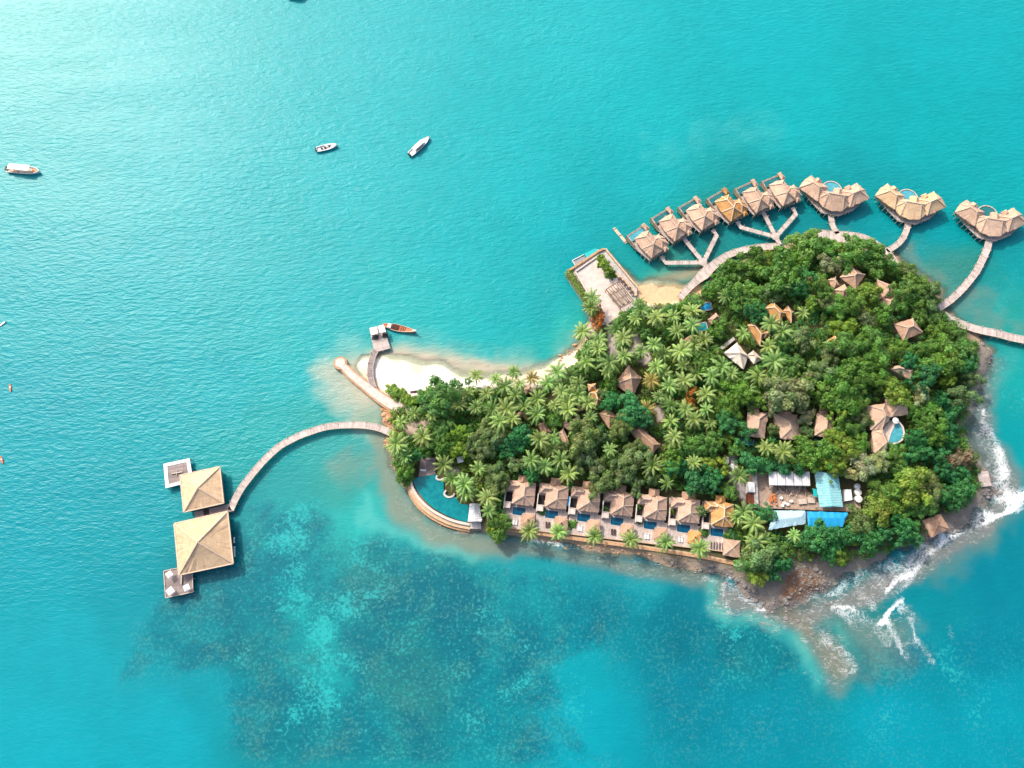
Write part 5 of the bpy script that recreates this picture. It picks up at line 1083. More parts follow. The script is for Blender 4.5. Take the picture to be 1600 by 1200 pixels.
def buggy(u, v, label, rz):
    e = PG(u, v, 1.8); r = thing('golf_cart', label, 'golf cart', (e.x, e.y, e.z-1.8), rz, 'buggies on the service path'); FOOT.append([(u-6,v-8),(u+6,v-8),(u+6,v+8),(u-6,v+8)])
    mb = MB(); mb.box(-.6,.6,-1.3,1.3,.3,.75); mb.build('body', M['white'], r); mb = MB(); mb.box(-.65,.65,-1.2,1.2,1.75,1.85); mb.build('roof', M['white'], r)
    mb = MB(); mb.box(-.65,.65,-.9,.0,.75,1.15); mb.build('seat', M['lounge_dark'], r); child_posts(r, 'roof_post', [(-.55,-1.1),(.55,-1.1),(.55,1.1),(-.55,1.1)], .7, 1.75, .04, M['grey_metal'], 4)
    child_posts(r, 'wheel', [(-.55,-.9),(.55,-.9),(.55,.9),(-.55,.9)], 0, .45, .25, M['black'], 8)
buggy(1136,719,'white golf cart parked at the upper end of the service path', .05)
buggy(1146,729,'white golf cart to the lower right of the other on the path', 1.0)
# east shore
r, q, p0 = flat_deck('sea_platform', 'pale grey square platform over the breaking waves on the east shore', 'platform', [(1527,738),(1544,736),(1549.5,759),(1532,761)], 2.6, 'deck', under=3); LM.append((1538,748,'the sea platform'))
slab_house('shore_hut', 'square brown roofed hut above the surf on the southeast shore', 'hut', [([(1441,813),(1470,803),(1484,826),(1455,840)], 1.6, TB, 'cap_brown', 'p')], 3.4, None, 'the southeast shore hut')
p = P(886,783,4); r = thing('blue_tarp', 'small bright blue tarpaulin between the second and third seafront villas', 'tarpaulin', (p.x, p.y, 2.2), -.12); mb = MB(); mb.box(-1.15,1.15,-1.7,1.7,2.0,2.1); mb.build('sheet', M['blue'], r); child_posts(r, 'post', [(-1,-1.5),(1,-1.5),(1,1.5),(-1,1.5)], 0, 2.0, .05, M['wood'])
# hide-away path walls near the white roofed villa
p = P(1134,541,8); r = thing('garden_wall', 'low grey wall with dark gate strip left of the white roofed villa', 'wall', (0, 0, 0)); q0 = PG(1123,548,1.5); q1 = PG(1147,529,1.5); r.location = (q0.x, q0.y, q0.z-1.5)
mb = MB(); d = q1-q0; mb.bar((0,0,1.0),(d.x,d.y,1.0+d.z),1.2,2.4); mb.build('wall', M['concrete'], r)
# ------------------------------------------------------------------ foliage meshes
def quads_mesh(name, V, tint, mat, smooth=False):
    """V: (n,4,3) quads, tint: (n,3)"""
    n = len(V); me = bpy.data.meshes.new(name)
    me.vertices.add(n*4); me.vertices.foreach_set('co', V.reshape(-1).astype('f'))
    me.loops.add(n*4); me.loops.foreach_set('vertex_index', np.arange(n*4, dtype='i'))
    me.polygons.add(n); me.polygons.foreach_set('loop_start', np.arange(0, n*4, 4, dtype='i')); me.polygons.foreach_set('loop_total', np.full(n, 4, 'i'))
    a = me.color_attributes.new('tint', 'FLOAT_COLOR', 'POINT')
    t = np.concatenate([np.repeat(tint, 4, 0), np.ones((n*4, 1))], 1); a.data.foreach_set('color', t.astype('f').ravel())
    me.update(calc_edges=True); me.materials.append(mat); return me
def norm(a): return a/(np.linalg.norm(a, axis=-1, keepdims=True)+1e-9)
def leaf_quads(C, N, S, rng, asp=.62):
    n = len(C); r = norm(rng.normal(size=(n, 3))); u = norm(np.cross(N, r)); w = np.cross(N, u); S = S[:, None]
    dro = -.18*S*N
    return np.stack([C-u*S+dro, C-w*S*asp, C+u*S+dro, C+w*S*asp], 1)
def crown_mesh(seed, nl, r0, r1, per, leaf, hz=.75, base=.12, flat=.0, jit=.45):
    """crown of unit radius: a dome of clumps, each clump a shell of leaves"""
    rng = np.random.default_rng(seed); Vs = []; Ts = []
    lob = rng.normal(size=5)*.15
    for k in range(nl):
        f = (k+.5)/nl; el = math.asin(1-f*1.05 if f < .95 else 0.0); az = k*2.39996+rng.normal()*.35
        rr = .86+.16*rng.normal()*.5+sum(lob[j]*math.cos((j+1)*az+j) for j in range(5)); cr = rng.uniform(r0, r1)
        dd = rr-cr*.75
        c = np.array([math.cos(el)*math.cos(az)*dd, math.cos(el)*math.sin(az)*dd, hz*(math.sin(el)*(1-flat)*dd+rng.normal()*.06)+base])
        m = int(per*(cr/r0)**1.4); d = norm(rng.normal(size=(m, 3))+np.array([0, 0, .55]))
        p = c+d*cr*rng.uniform(.62, 1.22, (m, 1))*np.array([1, 1, .85])
        n = norm(d+rng.normal(size=(m, 3))*jit+np.array([0, 0, .25]))
        Vs.append(leaf_quads(p, n, leaf*rng.uniform(.7, 1.25, m), rng))
        t = np.ones((m, 3))*(1+rng.normal()*.13)*np.array([1+rng.normal()*.10, 1, 1+rng.normal()*.08])
        Ts.append(t*rng.uniform(.72, 1.28, (m, 1)))
    m = int(per*2.2); d = norm(rng.normal(size=(m, 3))); p = d*rng.uniform(.2, .7, (m, 1))*np.array([1, 1, hz*.7])+np.array([0, 0, base])
    Vs.append(leaf_quads(p, norm(d+rng.normal(size=(m, 3))*.6), leaf*1.15*np.ones(m), rng)); Ts.append(np.ones((m, 3))*rng.uniform(.7, 1.1, (m, 1)))
    return quads_mesh('crown', np.concatenate(Vs), np.concatenate(Ts), M['leaf'])
CROWNS = {'big': [crown_mesh(s, 34, .20, .32, 62, .085) for s in (1, 2, 3)], 'fine': [crown_mesh(s, 58, .13, .22, 44, .062, hz=.8) for s in (11, 12, 13)],
          'puff': [crown_mesh(s, 26, .22, .34, 85, .075, jit=.3, hz=.7) for s in (21, 22, 23)], 'small': [crown_mesh(s, 14, .30, .44, 50, .14) for s in (31, 32, 33)]}
def trunk_mesh(seed):
    rr = random.Random(seed); mb = MB(); mb.cyl(0, 0, -.6, .55, .075, .05, 7, cx=rr.gauss(0, .04), cy=rr.gauss(0, .04))
    for k in range(5):
        a = k*1.256+rr.random(); l = rr.uniform(.4, .6); p0 = Vector((0, 0, rr.uniform(.3, .5))); p1 = Vector((l*math.cos(a), l*math.sin(a), p0.z+rr.uniform(.3, .5)))
        mb.bar(p0, p0.lerp(p1, .5)+Vector((0, 0, -.03)), .04, .04); mb.bar(p0.lerp(p1, .5)+Vector((0, 0, -.03)), p1, .025, .025)
    o = mb.build('trunk', M['bark']); me = o.data; bpy.data.objects.remove(o); return me
TRUNKS = [trunk_mesh(s) for s in range(3)]
def palm_mesh(seed, nf=19, droop=1.0):
    rng = np.random.default_rng(seed); Q = []; T = []
    for k in range(nf):
        az = k*2.39996+rng.normal()*.12; f = k/nf; e0 = 1.15-1.45*f+rng.normal()*.1; L = 1.0*(.82+.25*rng.random())*(.8+.2*min(1, f*3)); ns = 13
        p = np.zeros(3); pts = []; el = e0
        for i in range(ns+1):
            pts.append(p.copy()); d = np.array([math.cos(el)*math.cos(az), math.cos(el)*math.sin(az), math.sin(el)]); p = p+d*L/ns; el -= (.055+.11*(i/ns))*droop*(1+.25*rng.normal()*.3); az += rng.normal()*.012
        tint = np.array([1, 1, 1])*(1+rng.normal()*.12)*np.array([1+.4*max(0, f-.8)*2*rng.random()+rng.normal()*.06, 1, 1])
        for i in range(ns):
            a, b = pts[i], pts[i+1]; d = norm(b-a); side = norm(np.cross(d, [0, 0, 1.0])); up = np.cross(side, d); t = (i+.5)/ns
            w = .145*L*(math.sin(PI*min(1, .16+.8*t))**.7)*(1 if t > .08 else .3)
            for s in (1, -1):
                for h in (0, .5):
                    q = a+(b-a)*h; fw = d*(.35+.5*t)*w; dn = -up*(.15+.3*rng.random())*w; sp = side*s*w*(.75+.2*rng.random())
                    tip = q+fw+dn+sp; wd = d*(.020+.016*rng.random()); Q.append(np.stack([q-wd*.7, q+wd*.7, tip+wd*.35, tip-wd*.35])); T.append(tint*rng.uniform(.75, 1.25))
            Q.append(np.stack([a-side*.012, b-side*.010, b+side*.010, a+side*.012])+up*.008); T.append(np.array([1.35, 1.25, 1.1]))
    return quads_mesh('fronds', np.array(Q), np.array(T), M['frond'])
PALMS = [palm_mesh(s, nf, dr) for s, nf, dr in ((1, 22, .8), (2, 19, .95), (3, 24, .72), (4, 18, 1.1), (5, 21, .9), (6, 16, 1.0))]
def palm_trunk(seed):
    rr = random.Random(seed); mb = MB(); x = y = 0; n = 5; bx, by = rr.gauss(0, .08), rr.gauss(0, .08)
    for i in range(n):
        dx, dy = bx*(1-i/n)*.2, by*(1-i/n)*.2; mb.cyl(x, y, -1+i*.2 if i else -1.3, -1+(i+1)*.2, .022-.002*i, .020-.002*i, 7, cx=dx, cy=dy, cap=False); x += dx; y += dy
    mb.v = [(a-x, b-y, c) for a, b, c in mb.v]; o = mb.build('trunk', M['bark']); me = o.data; bpy.data.objects.remove(o); return me
PTRUNKS = [palm_trunk(s) for s in range(3)]
def nut_mesh():
    mb = MB()
    for k in range(5): a = k*1.25; mb.cyl(.035*math.cos(a), .035*math.sin(a), -.06, -.01, .022, .016, 6)
    o = mb.build('coconuts', M['wood']); me = o.data; bpy.data.objects.remove(o); return me
NUTS = nut_mesh()
# ------------------------------------------------------------------ where they stand (read off the photograph)
LEAFC = {'D': ('dark green', (.115, .245, .050)), 'E': ('emerald green', (.055, .240, .075)), 'M': ('mid green', (.125, .255, .040)), 'Y': ('yellow green', (.195, .30, .042)), 'O': ('olive green', (.155, .225, .072)),
         'G': ('grey green', (.20, .235, .11)), 'B': ('brownish', (.20, .165, .10)), 'F': ('orange', (.42, .17, .035)), 'W': ('pale flowering', (.36, .38, .18))}
TREES = '''1263,381,22,M 1280,378,17,D 1296,381,11,M 1344,392,28,D 1370,403,22,M 1325,394,17,M 1386,412,14,D 1297,411,17,G 1270,399,10,O 1242,403,15,M 1221,397,12,M 1182,398,15,D 1151,418,18,M 1181,424,16,M 1226,429,28,M 1252,442,19,E 1209,454,17,O 1128,435,14,D 1166,461,22,D 1142,449,12,M 1284,450,18,D 1182,487,15,E 1109,459,13,M 1334,472,18,M 1360,454,15,Y 1316,480,14,M 1295,474,12,O 1310,512,12,Y 1332,508,10,Y 1353,499,10,G 1271,472,12,M 1256,529,17,O 1325,540,20,M 1362,529,18,M 1297,556,13,O 1372,557,17,M 1124,512,13,M 1112,522,9,M 1115,560,17,D 1231,540,13,D 1240,566,13,D 1344,572,17,M 1380,492,13,M
1419,421,12,O 1420,456,20,D 1457,452,15,O 1433,440,15,M 1437,487,17,M 1405,478,10,M 1454,478,12,O 1459,498,11,D 1465,518,17,M 1493,522,14,D 1474,541,18,M 1510,543,17,D 1440,545,13,D 1407,546,14,M 1420,563,15,E 1478,566,18,M 1512,569,15,E 1444,572,15,D 1356,527,12,M
1319,590,20,M 1356,588,18,M 1399,606,17,Y 1319,622,20,M 1450,588,18,E 1480,592,14,Y 1516,590,13,O 1500,618,19,O 1443,616,13,W 1469,625,15,E 1456,640,14,M 1428,640,10,M 1487,642,16,E 1446,662,18,M 1478,665,14,E 1431,685,18,E 1459,679,17,M 1402,708,14,M 1435,709,17,E 1480,689,14,E 1497,716,14,B 1521,719,9,O 1469,724,17,E 1406,733,14,D 1431,757,26,Y 1404,768,17,M 1460,765,17,O 1491,740,15,E 1506,762,21,E 1482,780,16,E 1371,762,13,M 1350,725,17,W 1374,720,14,W 1334,741,11,W 1317,687,17,Y 1345,690,13,M 1319,712,17,Y 1306,730,13,Y 1330,668,14,M 1349,655,12,O 1338,632,14,M
1375,794,18,Y 1349,817,17,O 1394,790,15,M 1412,824,18,E 1389,832,17,E 1428,838,13,E 1450,792,11,D 1430,796,15,D 1360,843,17,E 1340,832,13,E 1311,871,12,Y 1318,838,16,E 1280,839,22,E 1299,856,16,E 1338,845,9,Y 1365,812,13,M
1190,868,23,O 1212,858,17,D 1216,880,15,E 1172,884,14,M 1182,899,13,Y 1206,896,12,E 1196,804,14,E 1210,812,9,E 1139,768,11,M 1175,723,16,E 1222,732,12,E 1265,710,15,M 1295,704,17,M 1298,728,13,Y 1250,733,11,E 1115,724,15,Y 1112,744,15,E 1150,703,11,M 1109,692,17,D 1197,730,10,E 1130,738,8,Y
1231,613,30,G 1210,630,17,G 1251,600,18,G 1156,612,19,M 1142,634,18,M 1147,663,20,E 1129,684,13,M 1287,620,19,M 1315,640,15,Y 1284,578,17,O 1310,586,13,M 1261,650,12,W 1260,672,9,O 1211,670,9,O 1260,690,12,M 1235,575,14,D 1265,590,14,D 1300,603,14,M 1333,605,13,M 1190,626,13,M 1172,628,12,O
719,678,17,Y 752,680,17,O 777,682,17,O 812,682,22,E 716,701,15,Y 756,702,17,O 794,704,13,E 910,684,23,O 912,706,18,O 867,659,11,M 808,724,13,O 773,738,17,O 775,758,15,O 831,738,13,E 906,729,12,O 928,726,15,O 953,717,11,M 986,719,20,O 972,738,17,O 942,753,17,O 996,700,15,O 968,672,17,O 955,627,15,E 990,636,19,E 996,656,16,E 934,682,14,O 762,638,10,M 995,760,12,O 1055,712,16,M 1082,699,18,D 1062,730,15,E 1086,752,18,E 1113,751,14,E 1044,736,11,M 1020,748,12,O 884,702,12,O 735,700,13,O
686,621,25,D 612,609,9,Y 622,616,9,Y 632,622,10,Y 642,626,9,Y 652,624,9,Y 662,621,7,Y 690,668,16,D 670,672,12,M 694,698,16,M 668,700,13,M 647,713,13,E 636,730,12,M 628,744,9,M 637,752,7,Y 619,684,11,Y 778,742,13,O 785,815,15,M 779,830,13,M 770,822,9,Y 622,722,9,M
1096,559,17,D 1114,567,12,D 1146,632,12,M 1128,626,14,M 974,664,14,O 983,648,14,O 898,580,11,M 926,575,11,M 912,558,10,Y 996,511,10,M 975,500,9,D 1010,520,10,D 1045,520,10,D 1085,470,11,D 1070,478,11,M 1048,482,10,D 955,600,11,M 942,615,12,O 1075,560,11,D 1135,600,14,M 1165,590,12,D 1120,605,12,D 1180,570,11,D 940,405,8,Y 946,413,8,Y 950,421,8,Y 955,429,7,M 940,412,7,Y
1077,625,15,F 935,489,10,F 937,503,10,F 931,497,7,F 894,820,6,M 1096,798,8,O 1139,838,7,D 1143,771,8,O 893,760,6,D 847,798,6,M 997,790,6,M 1048,800,6,Y 945,797,6,D 1100,830,6,D 1000,815,5,M'''
PALMP = '''647,647 675,649 731,615 718,634 760,615 744,587 744,637 792,639 789,604 661,683 627,660 620,693 781,659 805,618 840,624 831,590 839,648 820,635 856,599 871,581 904,601 866,633 888,641 919,630 844,687 863,701 852,729 831,719 889,740 876,719 748,732 726,757 949,582 893,616 953,702 923,651 706,749 762,778 803,581 775,592 1002,484 1026,496 1052,494 1081,487 1082,508 1058,518 1100,531 1022,539 1037,554 1064,549 1067,571 1039,581 1026,573 1018,595 1046,603 1069,595 1112,589 1144,584 1103,616 1047,632 1103,640 1048,659 1111,662 1054,682 1162,522 962,514 974,528 976,557 1002,549 904,618 887,629 917,544 910,518 936,531 917,566 994,497 1088,584 1030,620 1205,506 1255,489 1222,519 1201,542 1210,564 1141,575 1135,463 1208,571 1184,588 1218,592 1107,610 1109,657 1197,699 1224,706 1154,744 1162,800 1177,818 1181,847 1196,841 1241,836 661,690 694,727 707,758 728,768 764,799 760,780 634,714 625,702 850,722 848,688 946,709 1019,728 1042,755 1085,723 866,685 877,726 1057,693 1152,808 1149,742 926,465 924,481 999,472 1010,482 914,538 935,545 827,830 873,831 929,838 986,843 1040,848 1094,857 952,566 890,588 878,612 812,600 1072,640 1010,640 1085,655 1085,540 1127,574 1170,608 700,640 770,640 800,655'''
LM += [(800,520,'the narrow beach'), (1077,625,'the orange palm grove tree'), (935,495,'the orange dock trees'), (1040,480,'the sandy cove'), (620,640,'the stone groyne'), (1136,722,'the parked golf carts'), (1300,372,'the boardwalk terrace'), (1212,370,'the eastern boardwalk fork'), (1472,486,'the eastern boardwalks'), (1230,925,'the brown rocky point'), (1103,479,'the turquoise plunge pool'), (1535,600,'the black east rocks'), (719,718,'the clearing parasol'), (650,668,'the western clearing'), (595,645,'the warm stone rubble')]
def parse(s): return [t.split(',') for t in s.split()]
trees = []; palms = []
for t in parse(TREES):
    u, v, r = map(float, t[:3]); c = t[3]
    if any(math.hypot(u-a[0], v-a[1]) < .45*min(r, a[2]) for a in trees): continue
    if r > 8:
        gap = min(-float(sdf(np.array([u]), np.array([v]), f)[0]) for f in FOOT)
        if gap < 2: continue
        r = max(8.0, min(r, gap/.58+2))
    trees.append((u, v, r, c))
for t in parse(PALMP):
    u, v = map(float, t)
    if any(math.hypot(u-a[0], v-a[1]) < 10 for a in palms): continue
    palms.append((u, v))
def direction(du, dv):
    if abs(du) > 2.2*abs(dv): return 'right of' if du > 0 else 'left of'
    if abs(dv) > 2.2*abs(du): return 'below' if dv > 0 else 'above'
    return ('lower ' if dv > 0 else 'upper ')+('right of' if du > 0 else 'left of')
def word_labels(items, lms):
    """items: (u, v, kind) -> unique phrases by nearest landmark, direction and order outward"""
    keys = {}; res = [None]*len(items); names = {}
    for i, (u, v, kind) in enumerate(items):
        lm = min(lms, key=lambda q: math.hypot(u-q[0], v-q[1])+(30 if math.hypot(u-q[0], v-q[1]) < 6 else 0))
        keys.setdefault((kind, direction(u-lm[0], v-lm[1]), lm[2]), []).append((math.hypot(u-lm[0], v-lm[1]), i))
    for (kind, d, nm), L in keys.items():
        L.sort()
        for k, (_, i) in enumerate(L):
            res[i] = f'{kind} {d} {nm}' if len(L) == 1 else (f'nearest {kind} {d} {nm}' if k == 0 else f'{(["second", "third", "fourth", "fifth", "sixth", "seventh", "eighth", "ninth", "tenth", "eleventh", "twelfth"])[k-1]} {kind} out {d} {nm}')
    return res
kinds = []
for u, v, r, c in trees:
    sz = 'large ' if r >= 19 else ('small ' if r <= 11 else '')
    kinds.append((u, v, sz+LEAFC[c][0]+(' shrub' if r <= 7.5 else (' broadleaf tree' if c != 'F' else ' leaved tree'))))
labs = word_labels(kinds, LM); rr = random.Random(5)
for i, (u, v, r, c) in enumerate(trees):
    R = r*.245*1.08; hc = R*1.35+1.0 if r > 7.5 else R*.6
    if u < 665 and v < 640 and c == 'Y': hc = R*.7
    p = PG(u, v, hc); zg = p.z-hc; cat = 'shrub' if r <= 7.5 else 'tree'
    t = thing('shrub' if cat == 'shrub' else 'broadleaf_tree', labs[i], cat, (p.x, p.y, zg), 0, 'shrubs between the buildings' if cat == 'shrub' else 'broadleaf trees of the island')
    kd = 'small' if r <= 11 else {'O': 'puff', 'G': 'puff', 'W': 'puff', 'E': 'fine', 'D': rr.choice(['fine', 'big'])}.get(c, rr.choice(['big', 'big', 'puff', 'fine']))
    if (u, v) == (686, 621) or c == 'F': kd = 'fine'
    o = bpy.data.objects.new('crown', rr.choice(CROWNS[kd])); COL.objects.link(o); o.parent = t
    o.location = (0, 0, hc-R*.45); sc = R*rr.uniform(.95, 1.08); o.scale = (sc*rr.uniform(.85, 1.22), sc*rr.uniform(.85, 1.22), sc*rr.uniform(.85, 1.15)); o.rotation_euler = (0, 0, rr.random()*6.28)
    b = LEAFC[c][1]; k = rr.uniform(.86, 1.16); o.color = (b[0]*k*rr.uniform(.88, 1.14), b[1]*k, b[2]*k*rr.uniform(.85, 1.2), 1)
    o2 = bpy.data.objects.new('trunk', rr.choice(TRUNKS)); COL.objects.link(o2); o2.parent = t; o2.location = (0, 0, hc*.45); o2.scale = (R*.8, R*.8, max(hc*.75, .5)); o2.rotation_euler = (0, 0, rr.random()*6.28)
labs = word_labels([(u, v, 'coconut palm') for u, v in palms], LM)
for i, (u, v) in enumerate(palms):
    L = rr.choice([rr.uniform(3.1, 4.0), rr.uniform(4.0, 4.9), rr.uniform(4.4, 5.2)]); hc = rr.uniform(6.0, 10.0)
    if (u, v) in ((803, 581), (744, 587), (775, 592)): L = 3.6
    if v > 820 and u < 1110 and u > 800: L = 4.4; hc = 6.5
    p = PG(u, v, hc); zg = p.z-hc
    t = thing('coconut_palm', labs[i], 'palm tree', (p.x, p.y, zg), 0, 'coconut palms of the island')
    o = bpy.data.objects.new('fronds', rr.choice(PALMS)); COL.objects.link(o); o.parent = t; o.location = (0, 0, hc); s = L*rr.uniform(.95, 1.05); o.scale = (s*rr.uniform(.88, 1.12), s*rr.uniform(.88, 1.12), s*rr.uniform(.8, 1.25)); o.rotation_euler = (rr.gauss(0, .2), rr.gauss(0, .2), rr.random()*6.28)
    k = rr.uniform(.85, 1.2); o.color = (.20*k*rr.uniform(.82, 1.12), .295*k, .075*k, 1)
    if rr.random() < .03: o.color = (.32, .26, .07, 1)
    o2 = bpy.data.objects.new('trunk', rr.choice(PTRUNKS)); COL.objects.link(o2); o2.parent = t; o2.location = (0, 0, hc); o2.scale = (7, 7, hc+.3); o2.rotation_euler = (0, 0, rr.random()*6.28)
    o3 = bpy.data.objects.new('coconuts', NUTS); COL.objects.link(o3); o3.parent = t; o3.location = (0, 0, hc-.05); o3.scale = (4.5, 4.5, 4.5)
# ------------------------------------------------------------------ undergrowth that fills the ground between the trees
FOREST = [(612,640),(650,632),(665,606),(700,606),(790,604),(850,600),(880,588),(905,560),(925,520),(955,505),(990,482),(1015,476),(1060,474),(1085,458),(1110,440),(1145,418),(1190,398),(1250,378),(1300,380),(1350,384),(1398,412),(1440,432),(1466,462),(1470,488),(1500,510),(1528,540),(1528,580),(1512,640),(1508,690),(1525,715),(1528,760),(1510,790),(1480,800),(1450,835),(1420,850),(1360,868),(1310,885),(1290,870),(1240,880),(1200,905),(1170,900),(1150,850),(1110,775),(1060,765),(940,752),(830,742),(790,760),(785,840),(760,828),(752,790),(700,760),(690,745),(640,746),(622,735),(610,700)]
CLEAR = [([(950,508),(956,548),(953,570)], 7), ([(960,560),(978,550),(1000,540),(990,520)], 6.5), ([(1000,540),(1010,556),(1008,568)], 6.5), ([(1138,712),(1142,745),(1155,765),(1165,790)], 8), ([(640,668),(655,674),(666,668)], 9), ([(700,738),(714,735)], 6), ([(1024,638),(1031,656)], 6), ([(1008,646),(1016,660)], 6), ([(922,585),(915,560)], 3), ([(868,610),(885,620)], 5), ([(1000,664),(1012,690)], 2.5)]
N0 = 9000; rg = np.random.default_rng(9)
ux = rg.uniform(gx[0], gx[-1], N0*4); uy = rg.uniform(gy[0], gy[-1], N0*4)
uz = np.array([ground(a, b) for a, b in zip(ux, uy)]); pu, pv = UV(ux, uy, uz+1)
ok = inside(pu, pv, FOREST)
for f in FOOT: ok &= sdf(pu, pv, f) < -5
for l, w_ in CLEAR: ok &= dist_poly(pu, pv, l, False) > w_*1.35
ux, uy, uz = ux[ok][:8200], uy[ok][:8200], uz[ok][:8200]
per = 34; n = len(ux); cr = rg.uniform(.7, 1.7, n); hgt_ = rg.uniform(.3, 3.0, n)
C = np.repeat(np.stack([ux, uy, uz+hgt_*.6], 1), per, 0); d = norm(rg.normal(size=(n*per, 3))+np.array([0, 0, .7])); d[:, 2] = np.abs(d[:, 2])
pos = C+d*np.repeat(cr, per)[:, None]*rg.uniform(.7, 1.05, (n*per, 1)); Nn = norm(d+rg.normal(size=d.shape)*.5)
V = leaf_quads(pos, Nn, rg.uniform(.22, .42, n*per), rg)
pal = np.array([LEAFC[k][1] for k in 'DEMYOD']); zone = fbm(ux/11, uy/11, 3); pick = np.clip(((zone-.25)*12+rg.normal(size=n)*.9).astype(int), 0, 5)
tc_ = pal[np.array([0, 1, 2, 0, 4, 3])[pick]]*rg.uniform(.85, 1.3, (n, 1)); T_ = np.repeat(tc_, per, 0)*rg.uniform(.75, 1.25, (n*per, 1))
und = bpy.data.objects.new('undergrowth', quads_mesh('undergrowth', V, T_, M['leaf'])); COL.objects.link(und); und.color = (1, 1, 1, 1); struct(und, 'stuff'); tag(und, 'low green shrubs and ground plants filling the gaps under the island trees', 'undergrowth')
# hedge along the stone dock
p0 = P(905,450,2.2); hd = thing('hedge', 'bright yellow green clipped hedge along the left edge of the stone dock', 'hedge', (p0.x, p0.y, 1.6)); hl = [(888,428,9),(893,432,9),(900,443,9),(906,452,9),(912,461,9),(917,470,8),(921,480,7),(925,490,7),(889,424,7),(894,421,5)]
Qs = []; 
for u, v, w_ in smooth_line(hl[:8], 2.0)+hl[8:]:
    p = P(u, v, 2.4); m = 60; R = w_*.245*.8; d = norm(rg.normal(size=(m, 3))+np.array([0, 0, .6])); d[:, 2] = np.abs(d[:, 2])
    Qs.append(leaf_quads(np.array([p.x-p0.x, p.y-p0.y, .2])+d*R*np.array([1, 1, .8]), norm(d+rg.normal(size=d.shape)*.4), rg.uniform(.18, .32, m), rg))
V = np.concatenate(Qs); o = bpy.data.objects.new('foliage', quads_mesh('foliage', V, rg.uniform(.75, 1.25, (len(V), 1))*np.ones(3), M['leaf'])); COL.objects.link(o); o.parent = hd; o.color = (.19, .27, .035, 1)
# ------------------------------------------------------------------ shore rocks (rubble nobody would count)
def rocks(name, label, lines, count, s0, s1, mat, seed):
    rg = np.random.default_rng(seed); mb = MB()
    for (pts, wd, cnt) in lines:
        for k in range(cnt):
            i = rg.integers(0, len(pts)-1); t = rg.random(); u = pts[i][0]+(pts[i+1][0]-pts[i][0])*t+rg.normal()*wd; v = pts[i][1]+(pts[i+1][1]-pts[i][1])*t+rg.normal()*wd
            p = P(u, v, .1); z = max(ground(p.x, p.y), -.45); s = s0*(s1/s0)**(rg.random()**1.5)*(1+1.6*(rg.random() > .94)); c = Vector((p.x, p.y, z+.05*s)); a0 = rg.random()*6.28; el = rg.uniform(.55, 1.0)
            rings = []
            for zz, rr_ in ((-.5, .8), (.15, 1.0), (.55, .62)):
                rings.append([c+Vector((math.cos(a0+j*1.047)*s*rr_*rg.uniform(.75, 1.2), math.sin(a0+j*1.047)*s*rr_*el*rg.uniform(.75, 1.2), zz*s*rg.uniform(.8, 1.1))) for j in range(6)])
            for A, B in ((0, 1), (1, 2)):
                for j in range(6): mb.face([rings[A][j], rings[A][(j+1) % 6], rings[B][(j+1) % 6], rings[B][j]])
            mb.face(rings[2])
    o = mb.build(name, mat); struct(o, 'stuff'); tag(o, label, 'rocks'); return o
rocks('shore_rocks', 'dark brown boulders and rubble along the exposed southeast and east shore', [([(1125,895),(1150,912),(1170,935),(1200,950)], 7, 330), ([(1030,872),(1090,886),(1125,895)], 5, 170), ([(1200,950),(1250,955),(1300,930),(1360,900),(1420,868)], 14, 620), ([(1450,850),(1480,832),(1512,818),(1548,792)], 6, 300), ([(1535,545),(1548,565),(1545,585),(1535,600)], 7, 170), ([(1545,745),(1550,770),(1540,790)], 9, 260), ([(1225,885),(1260,910),(1300,905)], 14, 380), ([(1310,1000),(1322,1035),(1300,1040)], 9, 60), ([(1512,660),(1510,690),(1525,720)], 6, 60), ([(1368,900),(1390,915)], 4, 20)], 0, .16, .5, M['rock'], 4)
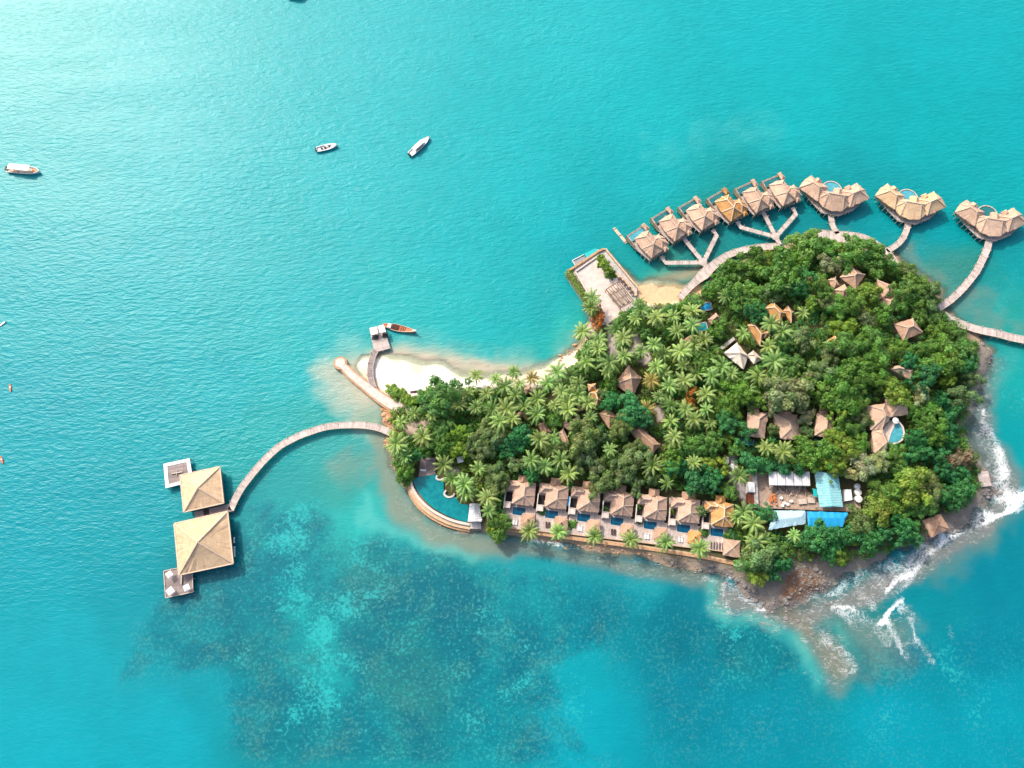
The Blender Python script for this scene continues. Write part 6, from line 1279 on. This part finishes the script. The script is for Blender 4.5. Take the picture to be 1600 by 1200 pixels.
rocks('shore_rubble', 'orange brown stones along the west shore below the curved boardwalk', [([(598,632),(604,650),(603,675),(610,700)], 5, 260), ([(612,705),(620,735),(636,765)], 4, 120), ([(850,845),(940,857),(1020,868)], 4, 110), ([(868,566),(893,550),(910,530)], 4, 60), ([(640,770),(660,800),(700,822)], 3, 60)], 0, .18, .5, M['stone_orange'], 6)
# ------------------------------------------------------------------ camera, sun, sky
cam = bpy.data.cameras.new('camera'); co = bpy.data.objects.new('camera', cam); COL.objects.link(co)
cam.sensor_width = 36; cam.lens = 36*FPX/1600; cam.clip_start = 1; cam.clip_end = 9000
co.location = (0, 0, CAMH); co.rotation_euler = (PITCH, 0, 0); SC.camera = co
SUN_EL = math.radians(43); SD_ = Vector((-.66, .75, 0)).normalized()*math.cos(SUN_EL)+Vector((0, 0, math.sin(SUN_EL)))
sl = bpy.data.lights.new('sun', 'SUN'); sl.energy = 2.05; sl.angle = math.radians(3.0); sl.color = (1, .955, .88)
so = bpy.data.objects.new('sun', sl); COL.objects.link(so); so.rotation_euler = SD_.to_track_quat('Z', 'Y').to_euler()
w = bpy.data.worlds.new('World'); SC.world = w; w.use_nodes = True; nt = w.node_tree
bg = nt.nodes['Background']; sk = nt.nodes.new('ShaderNodeTexSky'); sk.sky_type = 'NISHITA'; sk.sun_disc = False
sk.sun_elevation = SUN_EL; sk.sun_rotation = math.atan2(SD_.x, SD_.y); sk.altitude = 0; sk.air_density = 1.0; sk.dust_density = 4.5; sk.ozone_density = .6
nt.links.new(sk.outputs[0], bg.inputs[0]); bg.inputs[1].default_value = .15
SC.view_settings.view_transform = 'Standard'; SC.view_settings.look = 'None'; SC.view_settings.exposure = .93; SC.view_settings.gamma = 1; SC.view_settings.use_curve_mapping = False
SC.cycles.max_bounces = 5; SC.cycles.transparent_max_bounces = 8; SC.cycles.diffuse_bounces = 3; SC.cycles.glossy_bounces = 3; SC.cycles.transmission_bounces = 3
SC.cycles.caustics_reflective = False; SC.cycles.caustics_refractive = False
